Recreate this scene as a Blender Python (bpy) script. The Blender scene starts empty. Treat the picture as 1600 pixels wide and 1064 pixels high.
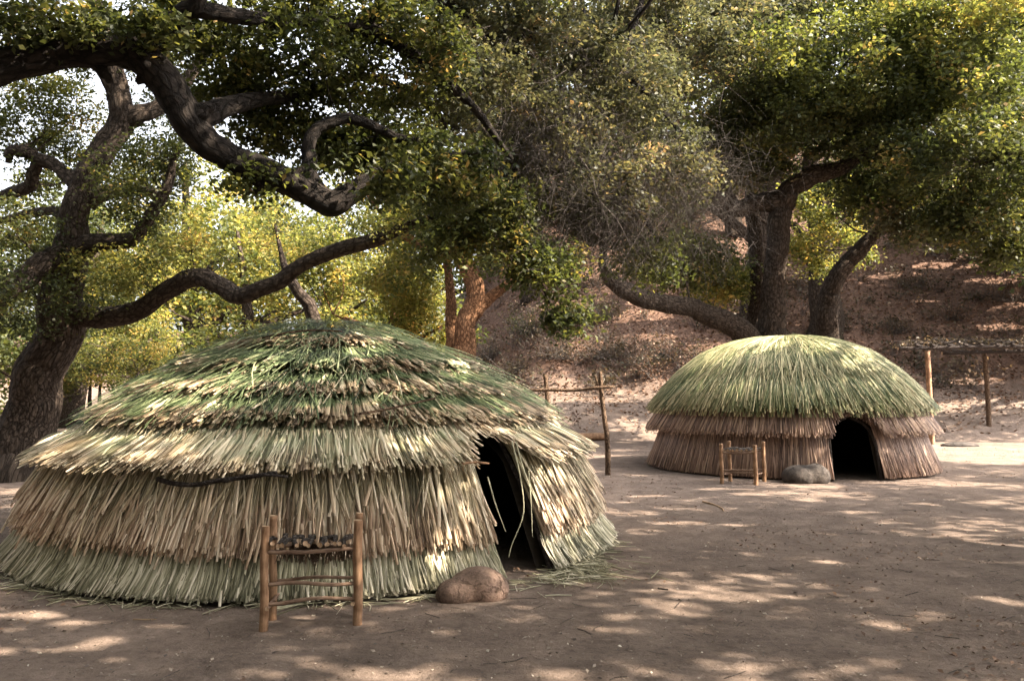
import bpy, math
import numpy as np
from mathutils import Vector, Matrix

rng = np.random.default_rng(11)
sc = bpy.context.scene
COL = sc.collection

# ------------------------------------------------------------------ camera
FPX, W0, H0, HOR, EYE = 1300.0, 1600.0, 1064.0, 610.0, 1.6
PITCH = math.atan((HOR - H0 / 2) / FPX)
cam_d = bpy.data.cameras.new("camera")
cam_d.sensor_width = 36.0
cam_d.lens = 36.0 * FPX / W0
cam_d.clip_end = 2000
cam = bpy.data.objects.new("camera", cam_d)
cam.location = (0, 0, EYE)
cam.rotation_euler = (math.pi / 2 + PITCH, 0, 0)
COL.objects.link(cam)
sc.camera = cam

# ------------------------------------------------------------------ light
SUN = np.array([0.74, -0.20, 0.66]); SUN /= np.linalg.norm(SUN)
SUN_EL = math.asin(SUN[2]); SUN_AZ = math.atan2(SUN[0], SUN[1])      # clockwise from +Y
world = bpy.data.worlds.new("World"); sc.world = world
world.use_nodes = True
wn = world.node_tree
sky = wn.nodes.new("ShaderNodeTexSky"); sky.sky_type = 'NISHITA'; sky.sun_disc = False
sky.sun_elevation = SUN_EL; sky.sun_rotation = SUN_AZ
sky.air_density = 0.8; sky.dust_density = 6.0; sky.ozone_density = 0.6
bgn = wn.nodes["Background"]; bgn.inputs[1].default_value = 0.13
hazy = wn.nodes.new("ShaderNodeHueSaturation"); hazy.inputs["Saturation"].default_value = 0.25      # milky, hazy air
wn.links.new(sky.outputs[0], hazy.inputs["Color"]); wn.links.new(hazy.outputs[0], bgn.inputs[0])
sun_d = bpy.data.lights.new("sun", 'SUN'); sun_d.energy = 4.5; sun_d.angle = math.radians(0.53)
sun_d.color = (1.0, 0.87, 0.70)
sun_o = bpy.data.objects.new("sun", sun_d); COL.objects.link(sun_o)
sun_o.rotation_euler = Vector((-SUN[0], -SUN[1], -SUN[2])).to_track_quat('-Z', 'Y').to_euler()
sun_o.location = (30, -8, 30)
sc.view_settings.view_transform = 'Standard'
sc.view_settings.look = 'None'
sc.view_settings.gamma = 1.0
sc.view_settings.use_curve_mapping = False
sc.view_settings.exposure = 2.68
sc.cycles.max_bounces = 7
sc.cycles.diffuse_bounces = 4
sc.cycles.glossy_bounces = 2
sc.cycles.transmission_bounces = 5
sc.cycles.use_denoising = True

# ------------------------------------------------------------------ projection helpers
CT, ST = math.cos(PITCH), math.sin(PITCH)
def ray(px, py):
    u = (px - W0 / 2) / FPX; v = (H0 / 2 - py) / FPX
    return np.array([u, CT - v * ST, ST + v * CT])
def P(px, py, Y):
    d = ray(px, py); return np.array([0, 0, EYE]) + d * (Y / d[1])

def smooth01(t):
    t = np.clip(t, 0, 1); return t * t * (3 - 2 * t)
def vnoise(x, y, seed=0):
    x = np.asarray(x, float); y = np.asarray(y, float)
    xi = np.floor(x).astype(np.int64); yi = np.floor(y).astype(np.int64)
    fx = smooth01(x - xi); fy = smooth01(y - yi)
    def h(a, b):
        n = (a * 374761393 + b * 668265263 + seed * 144665) & 0x7fffffff
        n = ((n ^ (n >> 13)) * 1274126177) & 0x7fffffff
        return ((n ^ (n >> 16)) & 0xffff) / 65535.0
    return (h(xi, yi) * (1 - fx) + h(xi + 1, yi) * fx) * (1 - fy) + (h(xi, yi + 1) * (1 - fx) + h(xi + 1, yi + 1) * fx) * fy
def fbm(x, y, seed=0, o=3):
    s = 0; a = 0.5
    for k in range(o):
        s = s + a * (vnoise(x * 2 ** k, y * 2 ** k, seed + k) - 0.5); a *= 0.5
    return s
def ground_z(x, y):
    x = np.asarray(x, float); y = np.asarray(y, float)
    right = smooth01((x + 7) / 9.0)                       # hill rises on the right, dies out to the left
    y0 = 26.5 + (1 - right) * 10 + 0.6 * fbm(x * .25, y * 0, 5)
    t = np.maximum(y - y0, 0)
    slope = (0.43 * np.minimum(t, 4) + 0.66 * np.clip(t - 4, 0, 26) + 0.12 * np.maximum(t - 30, 0))
    left = 0.22 * np.clip(t - 3, 0, 30)
    z = slope * right + left * (1 - right)
    rough = smooth01(t / 5)
    z = z + rough * (1.5 * fbm(x * .18, y * .18, 3) + 0.5 * fbm(x * .7, y * .7, 8))
    z = z + 0.035 * fbm(x * .8, y * .8, 21) * (1 - rough) + 0.03 * fbm(x * 2.6, y * 2.6, 29, 2) * (1 - rough)
    return z
def G(px, py):
    d = ray(px, py); o = np.array([0, 0, EYE]); t = 2.0
    while t < 150:
        p = o + d * t
        if p[2] <= float(ground_z(p[0], p[1])): return p
        t += 0.05
    return p

# ------------------------------------------------------------------ mesh helpers
def mk(name, V, F, mat, parent=None, attrs=None, smooth=False, link=True):
    me = bpy.data.meshes.new(name)
    V = np.ascontiguousarray(V, np.float32)
    me.vertices.add(len(V)); me.vertices.foreach_set("co", V.ravel())
    if not isinstance(F, (list, tuple)): F = [F]
    F = [np.asarray(f, np.int32) for f in F if len(f)]
    loops = np.concatenate([f.ravel() for f in F])
    tot = np.concatenate([np.full(len(f), f.shape[1], np.int32) for f in F])
    start = np.concatenate([[0], np.cumsum(tot)[:-1]]).astype(np.int32)
    me.loops.add(len(loops)); me.loops.foreach_set("vertex_index", loops)
    me.polygons.add(len(tot)); me.polygons.foreach_set("loop_start", start)
    try: me.polygons.foreach_set("loop_total", tot)
    except Exception: pass
    me.update(calc_edges=True)
    if smooth: me.polygons.foreach_set("use_smooth", np.ones(len(tot), bool))
    for k, a in (attrs or {}).items():
        a = np.asarray(a, np.float32)
        if a.ndim == 1:
            at = me.attributes.new(k, 'FLOAT', 'POINT'); at.data.foreach_set("value", a)
        else:
            at = me.attributes.new(k, 'FLOAT_VECTOR', 'POINT'); at.data.foreach_set("vector", a.ravel())
    if mat: me.materials.append(mat)
    if not link: return me
    o = bpy.data.objects.new(name, me); COL.objects.link(o)
    if parent is not None: o.parent = parent
    return o
def thing(name, label, cat, loc=(0, 0, 0), group=None):
    o = bpy.data.objects.new(name, None); COL.objects.link(o)
    o.empty_display_size = 0.2; o.location = loc
    o["label"] = label; o["category"] = cat
    if group: o["group"] = group
    return o
def local(parent, V): return np.asarray(V) - np.array(parent.location)
def unit(v): return v / (np.linalg.norm(v, axis=-1, keepdims=True) + 1e-9)

def catmull(pts, sub):
    pts = np.asarray(pts, float); out = []
    n = len(pts)
    for i in range(n - 1):
        p0 = pts[max(i - 1, 0)]; p1 = pts[i]; p2 = pts[i + 1]; p3 = pts[min(i + 2, n - 1)]
        for k in range(sub):
            t = k / sub
            out.append(0.5 * ((2 * p1) + (-p0 + p2) * t + (2 * p0 - 5 * p1 + 4 * p2 - p3) * t * t + (-p0 + 3 * p1 - 3 * p2 + p3) * t ** 3))
    out.append(pts[-1]); return np.array(out)
def tube(path, rad, sides=12, rough=0.0, seed=0, caps=True, flare=None):
    """one tapered tube along a path: verts, [quads, caps], straightened coords"""
    path = np.asarray(path, float); n = len(path)
    rad = np.broadcast_to(np.asarray(rad, float), (n,))
    T = unit(np.gradient(path, axis=0))
    up = np.array([0., 0, 1]) if abs(T[0][2]) < 0.9 else np.array([0., 1, 0])
    N = np.zeros_like(T); N[0] = unit(np.cross(np.cross(T[0], up), T[0]))
    for i in range(1, n):
        v = N[i - 1] - T[i] * np.dot(N[i - 1], T[i]); N[i] = unit(v)
    Bn = np.cross(T, N)
    s = np.concatenate([[0], np.cumsum(np.linalg.norm(np.diff(path, axis=0), axis=1))])
    a = np.arange(sides) / sides * 2 * math.pi
    ca, sa = np.cos(a), np.sin(a)
    R = np.repeat(rad[:, None], sides, 1)
    if rough:
        A, S = np.meshgrid(a, s)
        r0 = float(np.max(rad))
        ridge = fbm(np.cos(A) * 2.3 + 9 + seed, np.sin(A) * 2.3 + S * .9 / (r0 * 3), seed) + \
            0.6 * fbm(np.cos(A) * 5 + 4, np.sin(A) * 5 + S * 1.5 / (r0 * 2), seed + 4) + 0.5 * fbm(S * 1.1 / (r0 * 4) + seed, A * 0, seed + 9)
        R = R * (1 + rough * 2 * ridge)
    V = path[:, None, :] + R[..., None] * (ca[None, :, None] * N[:, None, :] + sa[None, :, None] * Bn[:, None, :])
    tc = np.stack([ca[None, :] * rad[:, None], sa[None, :] * rad[:, None], np.repeat(s[:, None], sides, 1)], -1)
    i = np.arange(n - 1)[:, None] * sides; j = np.arange(sides)[None, :]; j2 = (j + 1) % sides
    q = np.stack([i + j, i + j2, i + sides + j2, i + sides + j], -1).reshape(-1, 4)
    V = V.reshape(-1, 3); tc = tc.reshape(-1, 3)
    F = [q]
    if caps:
        c0 = len(V); V = np.vstack([V, path[0], path[-1]]); tc = np.vstack([tc, [0, 0, s[0]], [0, 0, s[-1]]])
        jj = np.arange(sides); k2 = (jj + 1) % sides; e = (n - 1) * sides
        F.append(np.concatenate([np.stack([np.full(sides, c0), k2, jj], -1), np.stack([np.full(sides, c0 + 1), e + jj, e + k2], -1)]))
    return V, F, tc
def join(parts):
    """join (V,[F...],tc) lists"""
    Vs, qs, ts, tcs = [], [], [], []; off = 0
    for V, F, tc in parts:
        Vs.append(V); tcs.append(tc)
        for f in F: (qs if f.shape[1] == 4 else ts).append(f + off)
        off += len(V)
    F = []
    if qs: F.append(np.concatenate(qs))
    if ts: F.append(np.concatenate(ts))
    return np.concatenate(Vs), F, np.concatenate(tcs)
def strands(A, rad, sides=3):
    """many thin tubes at once; A: (n,k,3) polylines, rad: (n,k)"""
    n, k, _ = A.shape
    T = unit(A[:, -1] - A[:, 0])
    ref = np.where(np.abs(T[:, 2:3]) < .9, np.array([[0, 0, 1.]]), np.array([[1., 0, 0]]))
    N = unit(np.cross(T, ref)); Bn = np.cross(T, N)
    a = np.arange(sides) / sides * 2 * math.pi
    off = np.cos(a)[None, :, None] * N[:, None, :] + np.sin(a)[None, :, None] * Bn[:, None, :]
    V = A[:, :, None, :] + rad[:, :, None, None] * off[:, None, :, :]
    base = (np.arange(n) * k * sides)[:, None, None]
    i = (np.arange(k - 1) * sides)[None, :, None]; j = np.arange(sides)[None, None, :]; j2 = (j + 1) % sides
    q = np.stack([base + i + j, base + i + j2, base + i + sides + j2, base + i + sides + j], -1).reshape(-1, 4)
    s = np.linspace(0, 1, k)[None, :, None] * np.ones((n, 1, sides))
    tc = np.stack([np.broadcast_to(np.cos(a) * .02, (n, k, sides)), np.broadcast_to(np.arange(n)[:, None, None] * .37, (n, k, sides)), s], -1).reshape(-1, 3)
    return V.reshape(-1, 3), [q], tc

# ------------------------------------------------------------------ materials
def mat(name):
    m = bpy.data.materials.new(name); m.use_nodes = True
    nt = m.node_tree; b = nt.nodes["Principled BSDF"]
    return m, nt, b, (lambda t, **k: _nd(nt, t, k)), nt.links.new
def _nd(nt, t, kw):
    n = nt.nodes.new(t)
    for k, v in kw.items():
        if k.startswith("i_"):
            key = k[2:]; n.inputs[int(key) if key.isdigit() else key].default_value = v
        else: setattr(n, k, v)
    return n
def ramp(nd, stops, interp='LINEAR'):
    r = nd("ShaderNodeValToRGB"); r.color_ramp.interpolation = interp
    e = r.color_ramp.elements
    while len(e) < len(stops): e.new(0.5)
    for el, (p, c) in zip(e, stops): el.position = p; el.color = (*c, 1)
    return r
def mixc(nd, ln, fac, a, b, blend='MIX'):
    m = nd("ShaderNodeMix", data_type='RGBA', blend_type=blend)
    for sock, v in ((m.inputs[0], fac), (m.inputs[6], a), (m.inputs[7], b)):
        if hasattr(v, "is_output"): ln(v, sock)
        elif isinstance(v, (int, float)): sock.default_value = v
        else: sock.default_value = (*v, 1)
    return m.outputs[2]

def leaf_mat(name, stops, trans, tw=0.42):
    m, nt, b, nd, ln = mat(name)
    at = nd("ShaderNodeAttribute", attribute_name="tone")
    r = ramp(nd, stops); ln(at.outputs["Fac"], r.inputs[0])
    ln(r.outputs[0], b.inputs["Base Color"]); b.inputs["Roughness"].default_value = 0.55
    b.inputs["Specular IOR Level"].default_value = 0.3
    tr = nd("ShaderNodeBsdfTranslucent")
    t2 = ramp(nd, [(p, tuple(min(1, c[i] * trans[i]) for i in range(3))) for p, c in stops]); ln(at.outputs["Fac"], t2.inputs[0])
    ln(t2.outputs[0], tr.inputs[0])
    mx = nd("ShaderNodeMixShader", i_0=tw); ln(b.outputs[0], mx.inputs[1]); ln(tr.outputs[0], mx.inputs[2])
    ln(mx.outputs[0], nt.nodes["Material Output"].inputs[0])
    return m
M_OAK = leaf_mat("oak_leaf_green", [(0, (.022, .030, .012)), (.45, (.050, .060, .021)), (.8, (.11, .115, .033)), (1, (.24, .17, .07))], (2.2, 2.1, 1.2), .42)
M_DARK = leaf_mat("oak_leaf_dark", [(0, (.017, .024, .010)), (.5, (.042, .050, .019)), (.85, (.095, .095, .030)), (1, (.22, .15, .065))], (2.2, 2.1, 1.2), .42)
M_GREY = leaf_mat("oak_leaf_grey_green", [(0, (.026, .030, .018)), (.5, (.060, .062, .034)), (.8, (.115, .10, .050)), (1, (.26, .175, .10))], (2.0, 1.9, 1.3), .40)
M_YEL_SUNLIT = leaf_mat("leaf_yellow_sunlit", [(0, (.036, .048, .014)), (.35, (.085, .098, .027)), (.7, (.19, .175, .046)), (1, (.40, .265, .085))], (2.0, 1.9, 1.3), .44)  # yellow leaves; also the sunlit copy of the oak leaf colour
M_LITTER = leaf_mat("dry_leaf", [(0, (.085, .045, .030)), (.5, (.20, .115, .074)), (.85, (.32, .205, .135)), (1, (.48, .35, .25))], (.8, .7, .6), .15)
M_SAGE = leaf_mat("dry_brush_leaf", [(0, (.035, .034, .020)), (.4, (.085, .068, .042)), (.75, (.16, .11, .070)), (1, (.30, .20, .13))], (1.3, 1.2, .9), .25)

def bark_mat(name, c0, c1, c2, moss=None, scale=1.0):
    m, nt, b, nd, ln = mat(name)
    at = nd("ShaderNodeAttribute", attribute_name="tc")
    mp = nd("ShaderNodeMapping"); mp.inputs["Scale"].default_value = (13 * scale, 13 * scale, 6.5 * scale); ln(at.outputs["Vector"], mp.inputs[0])
    v = nd("ShaderNodeTexVoronoi", feature='DISTANCE_TO_EDGE', i_Scale=1.0); 
    n1 = nd("ShaderNodeTexNoise", i_Scale=1.6, i_Detail=8.0, i_Roughness=.7); ln(mp.outputs[0], n1.inputs[0])
    wv = nd("ShaderNodeVectorMath", operation='ADD'); ln(mp.outputs[0], wv.inputs[0]); ln(n1.outputs["Color"], wv.inputs[1]); ln(wv.outputs[0], v.inputs[0])
    geo = nd("ShaderNodeNewGeometry")
    n2 = nd("ShaderNodeTexNoise", i_Scale=1.3, i_Detail=5.0); ln(geo.outputs["Position"], n2.inputs[0])
    r = ramp(nd, [(.25, c0), (.5, c1), (.75, c2)]); ln(n1.outputs["Fac"], r.inputs[0])
    vr = ramp(nd, [(0, (.45, .42, .40)), (.16, (1, 1, 1))]); ln(v.outputs["Distance"], vr.inputs[0])
    c = mixc(nd, ln, 1.0, r.outputs[0], vr.outputs[0], 'MULTIPLY')
    pr = ramp(nd, [(.42, (0, 0, 0)), (.62, (1, 1, 1))]); ln(n2.outputs["Fac"], pr.inputs[0])
    if moss: 
        c = mixc(nd, ln, pr.outputs[0], c, moss)
    ln(c, b.inputs["Base Color"]); b.inputs["Roughness"].default_value = .9; b.inputs["Specular IOR Level"].default_value = .15
    ad = nd("ShaderNodeMath", operation='ADD'); ln(vr.outputs[0], ad.inputs[0]); ln(n1.outputs["Fac"], ad.inputs[1])
    bp = nd("ShaderNodeBump", i_Strength=1.0, i_Distance=.07); ln(ad.outputs[0], bp.inputs["Height"]); ln(bp.outputs[0], b.inputs["Normal"])
    return m
M_BARK = bark_mat("oak_bark", (.026, .020, .016), (.062, .046, .035), (.125, .092, .068))
M_BARK_SILHOUETTE = bark_mat("oak_bark_silhouette", (.014, .011, .010), (.024, .019, .016), (.048, .037, .030))  # bark colour darkened so the near limbs stand as silhouettes
M_BARK_RED = bark_mat("oak_bark_reddish", (.10, .052, .030), (.22, .115, .062), (.36, .20, .11))
M_TWIG = bark_mat("grey_twig", (.10, .085, .078), (.17, .145, .13), (.26, .23, .21), scale=2)
M_DRYTWIG = bark_mat("brown_grey_twig", (.060, .050, .045), (.11, .092, .082), (.18, .155, .14), scale=2)
M_POLE = bark_mat("weathered_pole", (.10, .065, .042), (.20, .13, .085), (.30, .205, .14), scale=2)
M_SEAT = bark_mat("grey_branch", (.075, .062, .055), (.14, .115, .10), (.23, .19, .165), scale=3)
M_POLE_DARK = bark_mat("dark_stick", (.045, .036, .032), (.085, .068, .060), (.15, .12, .105), scale=3)

def peeled_mat(name, c0, c1, c2):
    m, nt, b, nd, ln = mat(name)
    at = nd("ShaderNodeAttribute", attribute_name="tc")
    mp = nd("ShaderNodeMapping"); mp.inputs["Scale"].default_value = (60, 60, 7); ln(at.outputs["Vector"], mp.inputs[0])
    n1 = nd("ShaderNodeTexNoise", i_Scale=1.0, i_Detail=6.0, i_Roughness=.65); ln(mp.outputs[0], n1.inputs[0])
    n2 = nd("ShaderNodeTexNoise", i_Scale=9.0, i_Detail=3.0); ln(at.outputs["Vector"], n2.inputs[0])
    r = ramp(nd, [(.28, c0), (.5, c1), (.74, c2)]); ln(n1.outputs["Fac"], r.inputs[0])
    r2 = ramp(nd, [(.35, (.55, .5, .46)), (.6, (1, 1, 1))]); ln(n2.outputs["Fac"], r2.inputs[0])
    ln(mixc(nd, ln, 1.0, r.outputs[0], r2.outputs[0], 'MULTIPLY'), b.inputs["Base Color"])
    b.inputs["Roughness"].default_value = .75; b.inputs["Specular IOR Level"].default_value = .25
    bp = nd("ShaderNodeBump", i_Strength=.5, i_Distance=.006); ln(n1.outputs["Fac"], bp.inputs["Height"]); ln(bp.outputs[0], b.inputs["Normal"])
    return m
M_PEEL = peeled_mat("peeled_wood", (.15, .083, .047), (.30, .175, .10), (.44, .28, .17))
M_RUNG = peeled_mat("weathered_rung", (.11, .070, .050), (.23, .15, .105), (.36, .25, .18))
M_CUT = peeled_mat("cut_wood_end", (.34, .22, .13), (.48, .33, .21), (.58, .43, .29))

def reed_mat(name, top, mid, butt, amount=1.0):
    """colours by reed: tone picks green to straw, 'along' runs 0 (tip, tucked in) to 1 (cut butt)"""
    m, nt, b, nd, ln = mat(name)
    at = nd("ShaderNodeAttribute", attribute_name="tone"); al = nd("ShaderNodeAttribute", attribute_name="along")
    rt = ramp(nd, top); ln(at.outputs["Fac"], rt.inputs[0])
    rb = ramp(nd, butt); ln(at.outputs["Fac"], rb.inputs[0])
    geo = nd("ShaderNodeNewGeometry")
    n = nd("ShaderNodeTexNoise", i_Scale=5.0, i_Detail=4.0); ln(geo.outputs["Position"], n.inputs[0])
    n3 = nd("ShaderNodeTexNoise", i_Scale=1.1, i_Detail=3.0); ln(geo.outputs["Position"], n3.inputs[0])
    ad = nd("ShaderNodeMath", operation='MULTIPLY_ADD', i_1=.7, i_2=-.35); ln(n.outputs["Fac"], ad.inputs[0])
    ad2 = nd("ShaderNodeMath", operation='MULTIPLY_ADD', i_1=.9, i_2=-.45); ln(n3.outputs["Fac"], ad2.inputs[0])
    s = nd("ShaderNodeMath", operation='ADD'); ln(al.outputs["Fac"], s.inputs[0]); ln(ad.outputs[0], s.inputs[1])
    s2 = nd("ShaderNodeMath", operation='ADD'); ln(s.outputs[0], s2.inputs[0]); ln(ad2.outputs[0], s2.inputs[1])
    f = ramp(nd, [(mid[0], (0, 0, 0)), (mid[1], (1, 1, 1))]); ln(s2.outputs[0], f.inputs[0])
    c = mixc(nd, ln, f.outputs[0], rt.outputs[0], rb.outputs[0])
    ln(c, b.inputs["Base Color"]); b.inputs["Roughness"].default_value = .6; b.inputs["Specular IOR Level"].default_value = .3
    return m
STRAW = [(0, (.085, .056, .032)), (.25, (.24, .17, .10)), (.5, (.42, .315, .20)), (.78, (.56, .44, .30)), (1, (.70, .58, .42))]
GREEN = [(0, (.022, .032, .014)), (.3, (.066, .092, .036)), (.6, (.135, .165, .075)), (.85, (.26, .27, .15)), (1, (.50, .43, .29))]
PALEG = [(0, (.050, .054, .027)), (.25, (.15, .155, .080)), (.5, (.28, .28, .17)), (.78, (.42, .40, .27)), (1, (.62, .55, .41))]
M_REED_ROOF = reed_mat("thatch_green_roof", GREEN, (.86, 1.12), STRAW)
M_REED_EAVE = reed_mat("thatch_eave", PALEG, (.66, 1.1), STRAW)
M_REED_WALL = reed_mat("thatch_wall_straw", [(0, (.060, .050, .026)), (.25, (.19, .158, .088)), (.5, (.35, .295, .18)), (.78, (.48, .40, .265)), (1, (.66, .565, .41))], (.55, 1.15), [(0, (.10, .062, .038)), (.25, (.27, .18, .115)), (.5, (.44, .315, .215)), (.78, (.58, .44, .315)), (1, (.72, .60, .46))])
M_REED_BASE = reed_mat("thatch_base_pale", [(0, (.055, .051, .028)), (.25, (.17, .155, .090)), (.5, (.31, .285, .185)), (.78, (.45, .41, .285)), (1, (.64, .57, .44))], (.7, 1.2), [(0, (.07, .066, .037)), (.3, (.20, .185, .115)), (.6, (.37, .335, .235)), (1, (.62, .55, .43))])
M_FAR_GREEN = reed_mat("far_thatch_green", [(0, (.035, .050, .018)), (.35, (.095, .115, .042)), (.65, (.20, .205, .090)), (1, (.46, .40, .23))], (.8, 1.3), [(0, (.06, .070, .03)), (.5, (.22, .21, .10)), (1, (.46, .39, .23))])
BROWN = [(0, (.065, .040, .032)), (.3, (.15, .095, .075)), (.6, (.26, .17, .13)), (1, (.46, .32, .235))]
M_FAR_BROWN = reed_mat("far_thatch_brown", BROWN, (.4, 1.2), [(0, (.08, .05, .038)), (.5, (.24, .15, .11)), (1, (.46, .32, .23))])

def plain_noise_mat(name, c0, c1, scale, rough=.9, bump=.3, dist=.01):
    m, nt, b, nd, ln = mat(name)
    geo = nd("ShaderNodeNewGeometry")
    n = nd("ShaderNodeTexNoise", i_Scale=scale, i_Detail=8.0, i_Roughness=.65); ln(geo.outputs["Position"], n.inputs[0])
    r = ramp(nd, [(.3, c0), (.7, c1)]); ln(n.outputs["Fac"], r.inputs[0]); ln(r.outputs[0], b.inputs["Base Color"])
    b.inputs["Roughness"].default_value = rough; b.inputs["Specular IOR Level"].default_value = .2
    bp = nd("ShaderNodeBump", i_Strength=bump, i_Distance=dist); ln(n.outputs["Fac"], bp.inputs["Height"]); ln(bp.outputs[0], b.inputs["Normal"])
    return m
M_LINING = plain_noise_mat("shade_dark_lining", (.020, .015, .011), (.05, .038, .026), 9)  # interior shade put into the colour: near-black behind door and reed gaps
def rock_mat(name, c0, c1, c2):
    m, nt, b, nd, ln = mat(name)
    tc = nd("ShaderNodeTexCoord"); 
    n1 = nd("ShaderNodeTexNoise", i_Scale=5.0, i_Detail=9.0, i_Roughness=.7); ln(tc.outputs["Object"], n1.inputs[0])
    n2 = nd("ShaderNodeTexNoise", i_Scale=60.0, i_Detail=4.0, i_Roughness=.7); ln(tc.outputs["Object"], n2.inputs[0])
    v = nd("ShaderNodeTexVoronoi", feature='DISTANCE_TO_EDGE', i_Scale=3.2)
    w = nd("ShaderNodeVectorMath", operation='MULTIPLY_ADD'); w.inputs[1].default_value = (.35, .35, .35); ln(n1.outputs["Color"], w.inputs[0]); ln(tc.outputs["Object"], w.inputs[2]); ln(w.outputs[0], v.inputs[0])
    r = ramp(nd, [(.3, c0), (.5, c1), (.7, c2)]); ln(n1.outputs["Fac"], r.inputs[0])
    r2 = ramp(nd, [(.3, (.6, .58, .56)), (.5, (1, 1, 1)), (.72, (1.3, 1.28, 1.25))]); ln(n2.outputs["Fac"], r2.inputs[0])
    r3 = ramp(nd, [(0, (.45, .42, .4)), (.035, (1, 1, 1))]); ln(v.outputs["Distance"], r3.inputs[0])
    c = mixc(nd, ln, .9, r.outputs[0], r2.outputs[0], 'MULTIPLY'); c = mixc(nd, ln, .8, c, r3.outputs[0], 'MULTIPLY')
    ln(c, b.inputs["Base Color"]); b.inputs["Roughness"].default_value = .88; b.inputs["Specular IOR Level"].default_value = .2
    a1 = nd("ShaderNodeMath", operation='MULTIPLY_ADD', i_1=.3); ln(n2.outputs["Fac"], a1.inputs[0]); ln(n1.outputs["Fac"], a1.inputs[2])
    a2 = nd("ShaderNodeMath", operation='MULTIPLY_ADD', i_1=.35); ln(r3.outputs[0], a2.inputs[0]); ln(a1.outputs[0], a2.inputs[2])
    bp = nd("ShaderNodeBump", i_Strength=.8, i_Distance=.03); ln(a2.outputs[0], bp.inputs["Height"]); ln(bp.outputs[0], b.inputs["Normal"])
    return m
M_ROCK = rock_mat("brown_sandstone", (.085, .058, .045), (.17, .115, .088), (.27, .18, .14))
M_ROCK_DARK = rock_mat("dark_boulder", (.026, .022, .020), (.055, .046, .041), (.10, .083, .072))

def ground_mat():
    m, nt, b, nd, ln = mat("packed_earth")
    geo = nd("ShaderNodeNewGeometry")
    def noise(s, d=6.0, r=.6):
        n = nd("ShaderNodeTexNoise", i_Scale=s, i_Detail=d, i_Roughness=r); ln(geo.outputs["Position"], n.inputs[0]); return n.outputs["Fac"]
    big, midn, fine, grit = noise(.45), noise(2.6), noise(16, 8, .7), noise(85, 4, .7)
    r = ramp(nd, [(.25, (.134, .103, .085)), (.5, (.20, .156, .130)), (.75, (.278, .219, .182))]); ln(midn, r.inputs[0])
    r2 = ramp(nd, [(.3, (.72, .70, .69)), (.7, (1.12, 1.08, 1.05))]); ln(big, r2.inputs[0])
    c = mixc(nd, ln, 1.0, r.outputs[0], r2.outputs[0], 'MULTIPLY')
    r3 = ramp(nd, [(.3, (.62, .60, .58)), (.5, (1, 1, 1)), (.75, (1.22, 1.2, 1.18))]); ln(fine, r3.inputs[0])
    c = mixc(nd, ln, .8, c, r3.outputs[0], 'MULTIPLY')
    r4 = ramp(nd, [(.30, (.45, .42, .40)), (.42, (1, 1, 1)), (.66, (1, 1, 1)), (.76, (1.5, 1.45, 1.4))]); ln(grit, r4.inputs[0])
    c = mixc(nd, ln, .75, c, r4.outputs[0], 'MULTIPLY')
    # leaf-strewn soil on the hillside
    sp = nd("ShaderNodeSeparateXYZ"); ln(geo.outputs["Position"], sp.inputs[0])
    hz = nd("ShaderNodeMapRange", i_1=1.2, i_2=2.6); ln(sp.outputs[2], hz.inputs[0])
    hr = ramp(nd, [(.3, (.052, .032, .025)), (.5, (.125, .076, .056)), (.72, (.26, .16, .112))]); ln(noise(5, 8, .75), hr.inputs[0])
    c = mixc(nd, ln, hz.outputs[0], c, hr.outputs[0])
    ln(c, b.inputs["Base Color"]); b.inputs["Roughness"].default_value = .95; b.inputs["Specular IOR Level"].default_value = .12
    a1 = nd("ShaderNodeMath", operation='MULTIPLY_ADD', i_1=.35); ln(grit, a1.inputs[0]); ln(fine, a1.inputs[2])
    bp = nd("ShaderNodeBump", i_Strength=.9, i_Distance=.04); ln(a1.outputs[0], bp.inputs["Height"]); ln(bp.outputs[0], b.inputs["Normal"])
    return m
M_GROUND = ground_mat()
M_CHIP = leaf_mat("ground_chip", [(0, (.06, .045, .035)), (.4, (.16, .12, .095)), (.8, (.33, .27, .21)), (1, (.52, .46, .38))], (.3, .3, .3), .05)

# ------------------------------------------------------------------ ground
def axis(lo, hi, fine_lo, fine_hi, step, growth):
    a = list(np.arange(fine_lo, fine_hi + 1e-6, step)); s = step
    while a[-1] < hi: s *= growth; a.append(a[-1] + s)
    s = step
    while a[0] > lo: s *= growth; a.insert(0, a[0] - s)
    return np.array(a)
gx = axis(-500, 500, -9, 14, .2, 1.12); gy = axis(-300, 700, 2, 34, .2, 1.12)
XX, YY = np.meshgrid(gx, gy)
ZZ = ground_z(XX, YY)
nx, ny = len(gx), len(gy)
idx = np.arange(nx * ny).reshape(ny, nx)
gq = np.stack([idx[:-1, :-1], idx[:-1, 1:], idx[1:, 1:], idx[1:, :-1]], -1).reshape(-1, 4)
ground = mk("ground", np.stack([XX, YY, ZZ], -1).reshape(-1, 3), gq, M_GROUND, smooth=True)
ground["kind"] = "structure"

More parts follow.
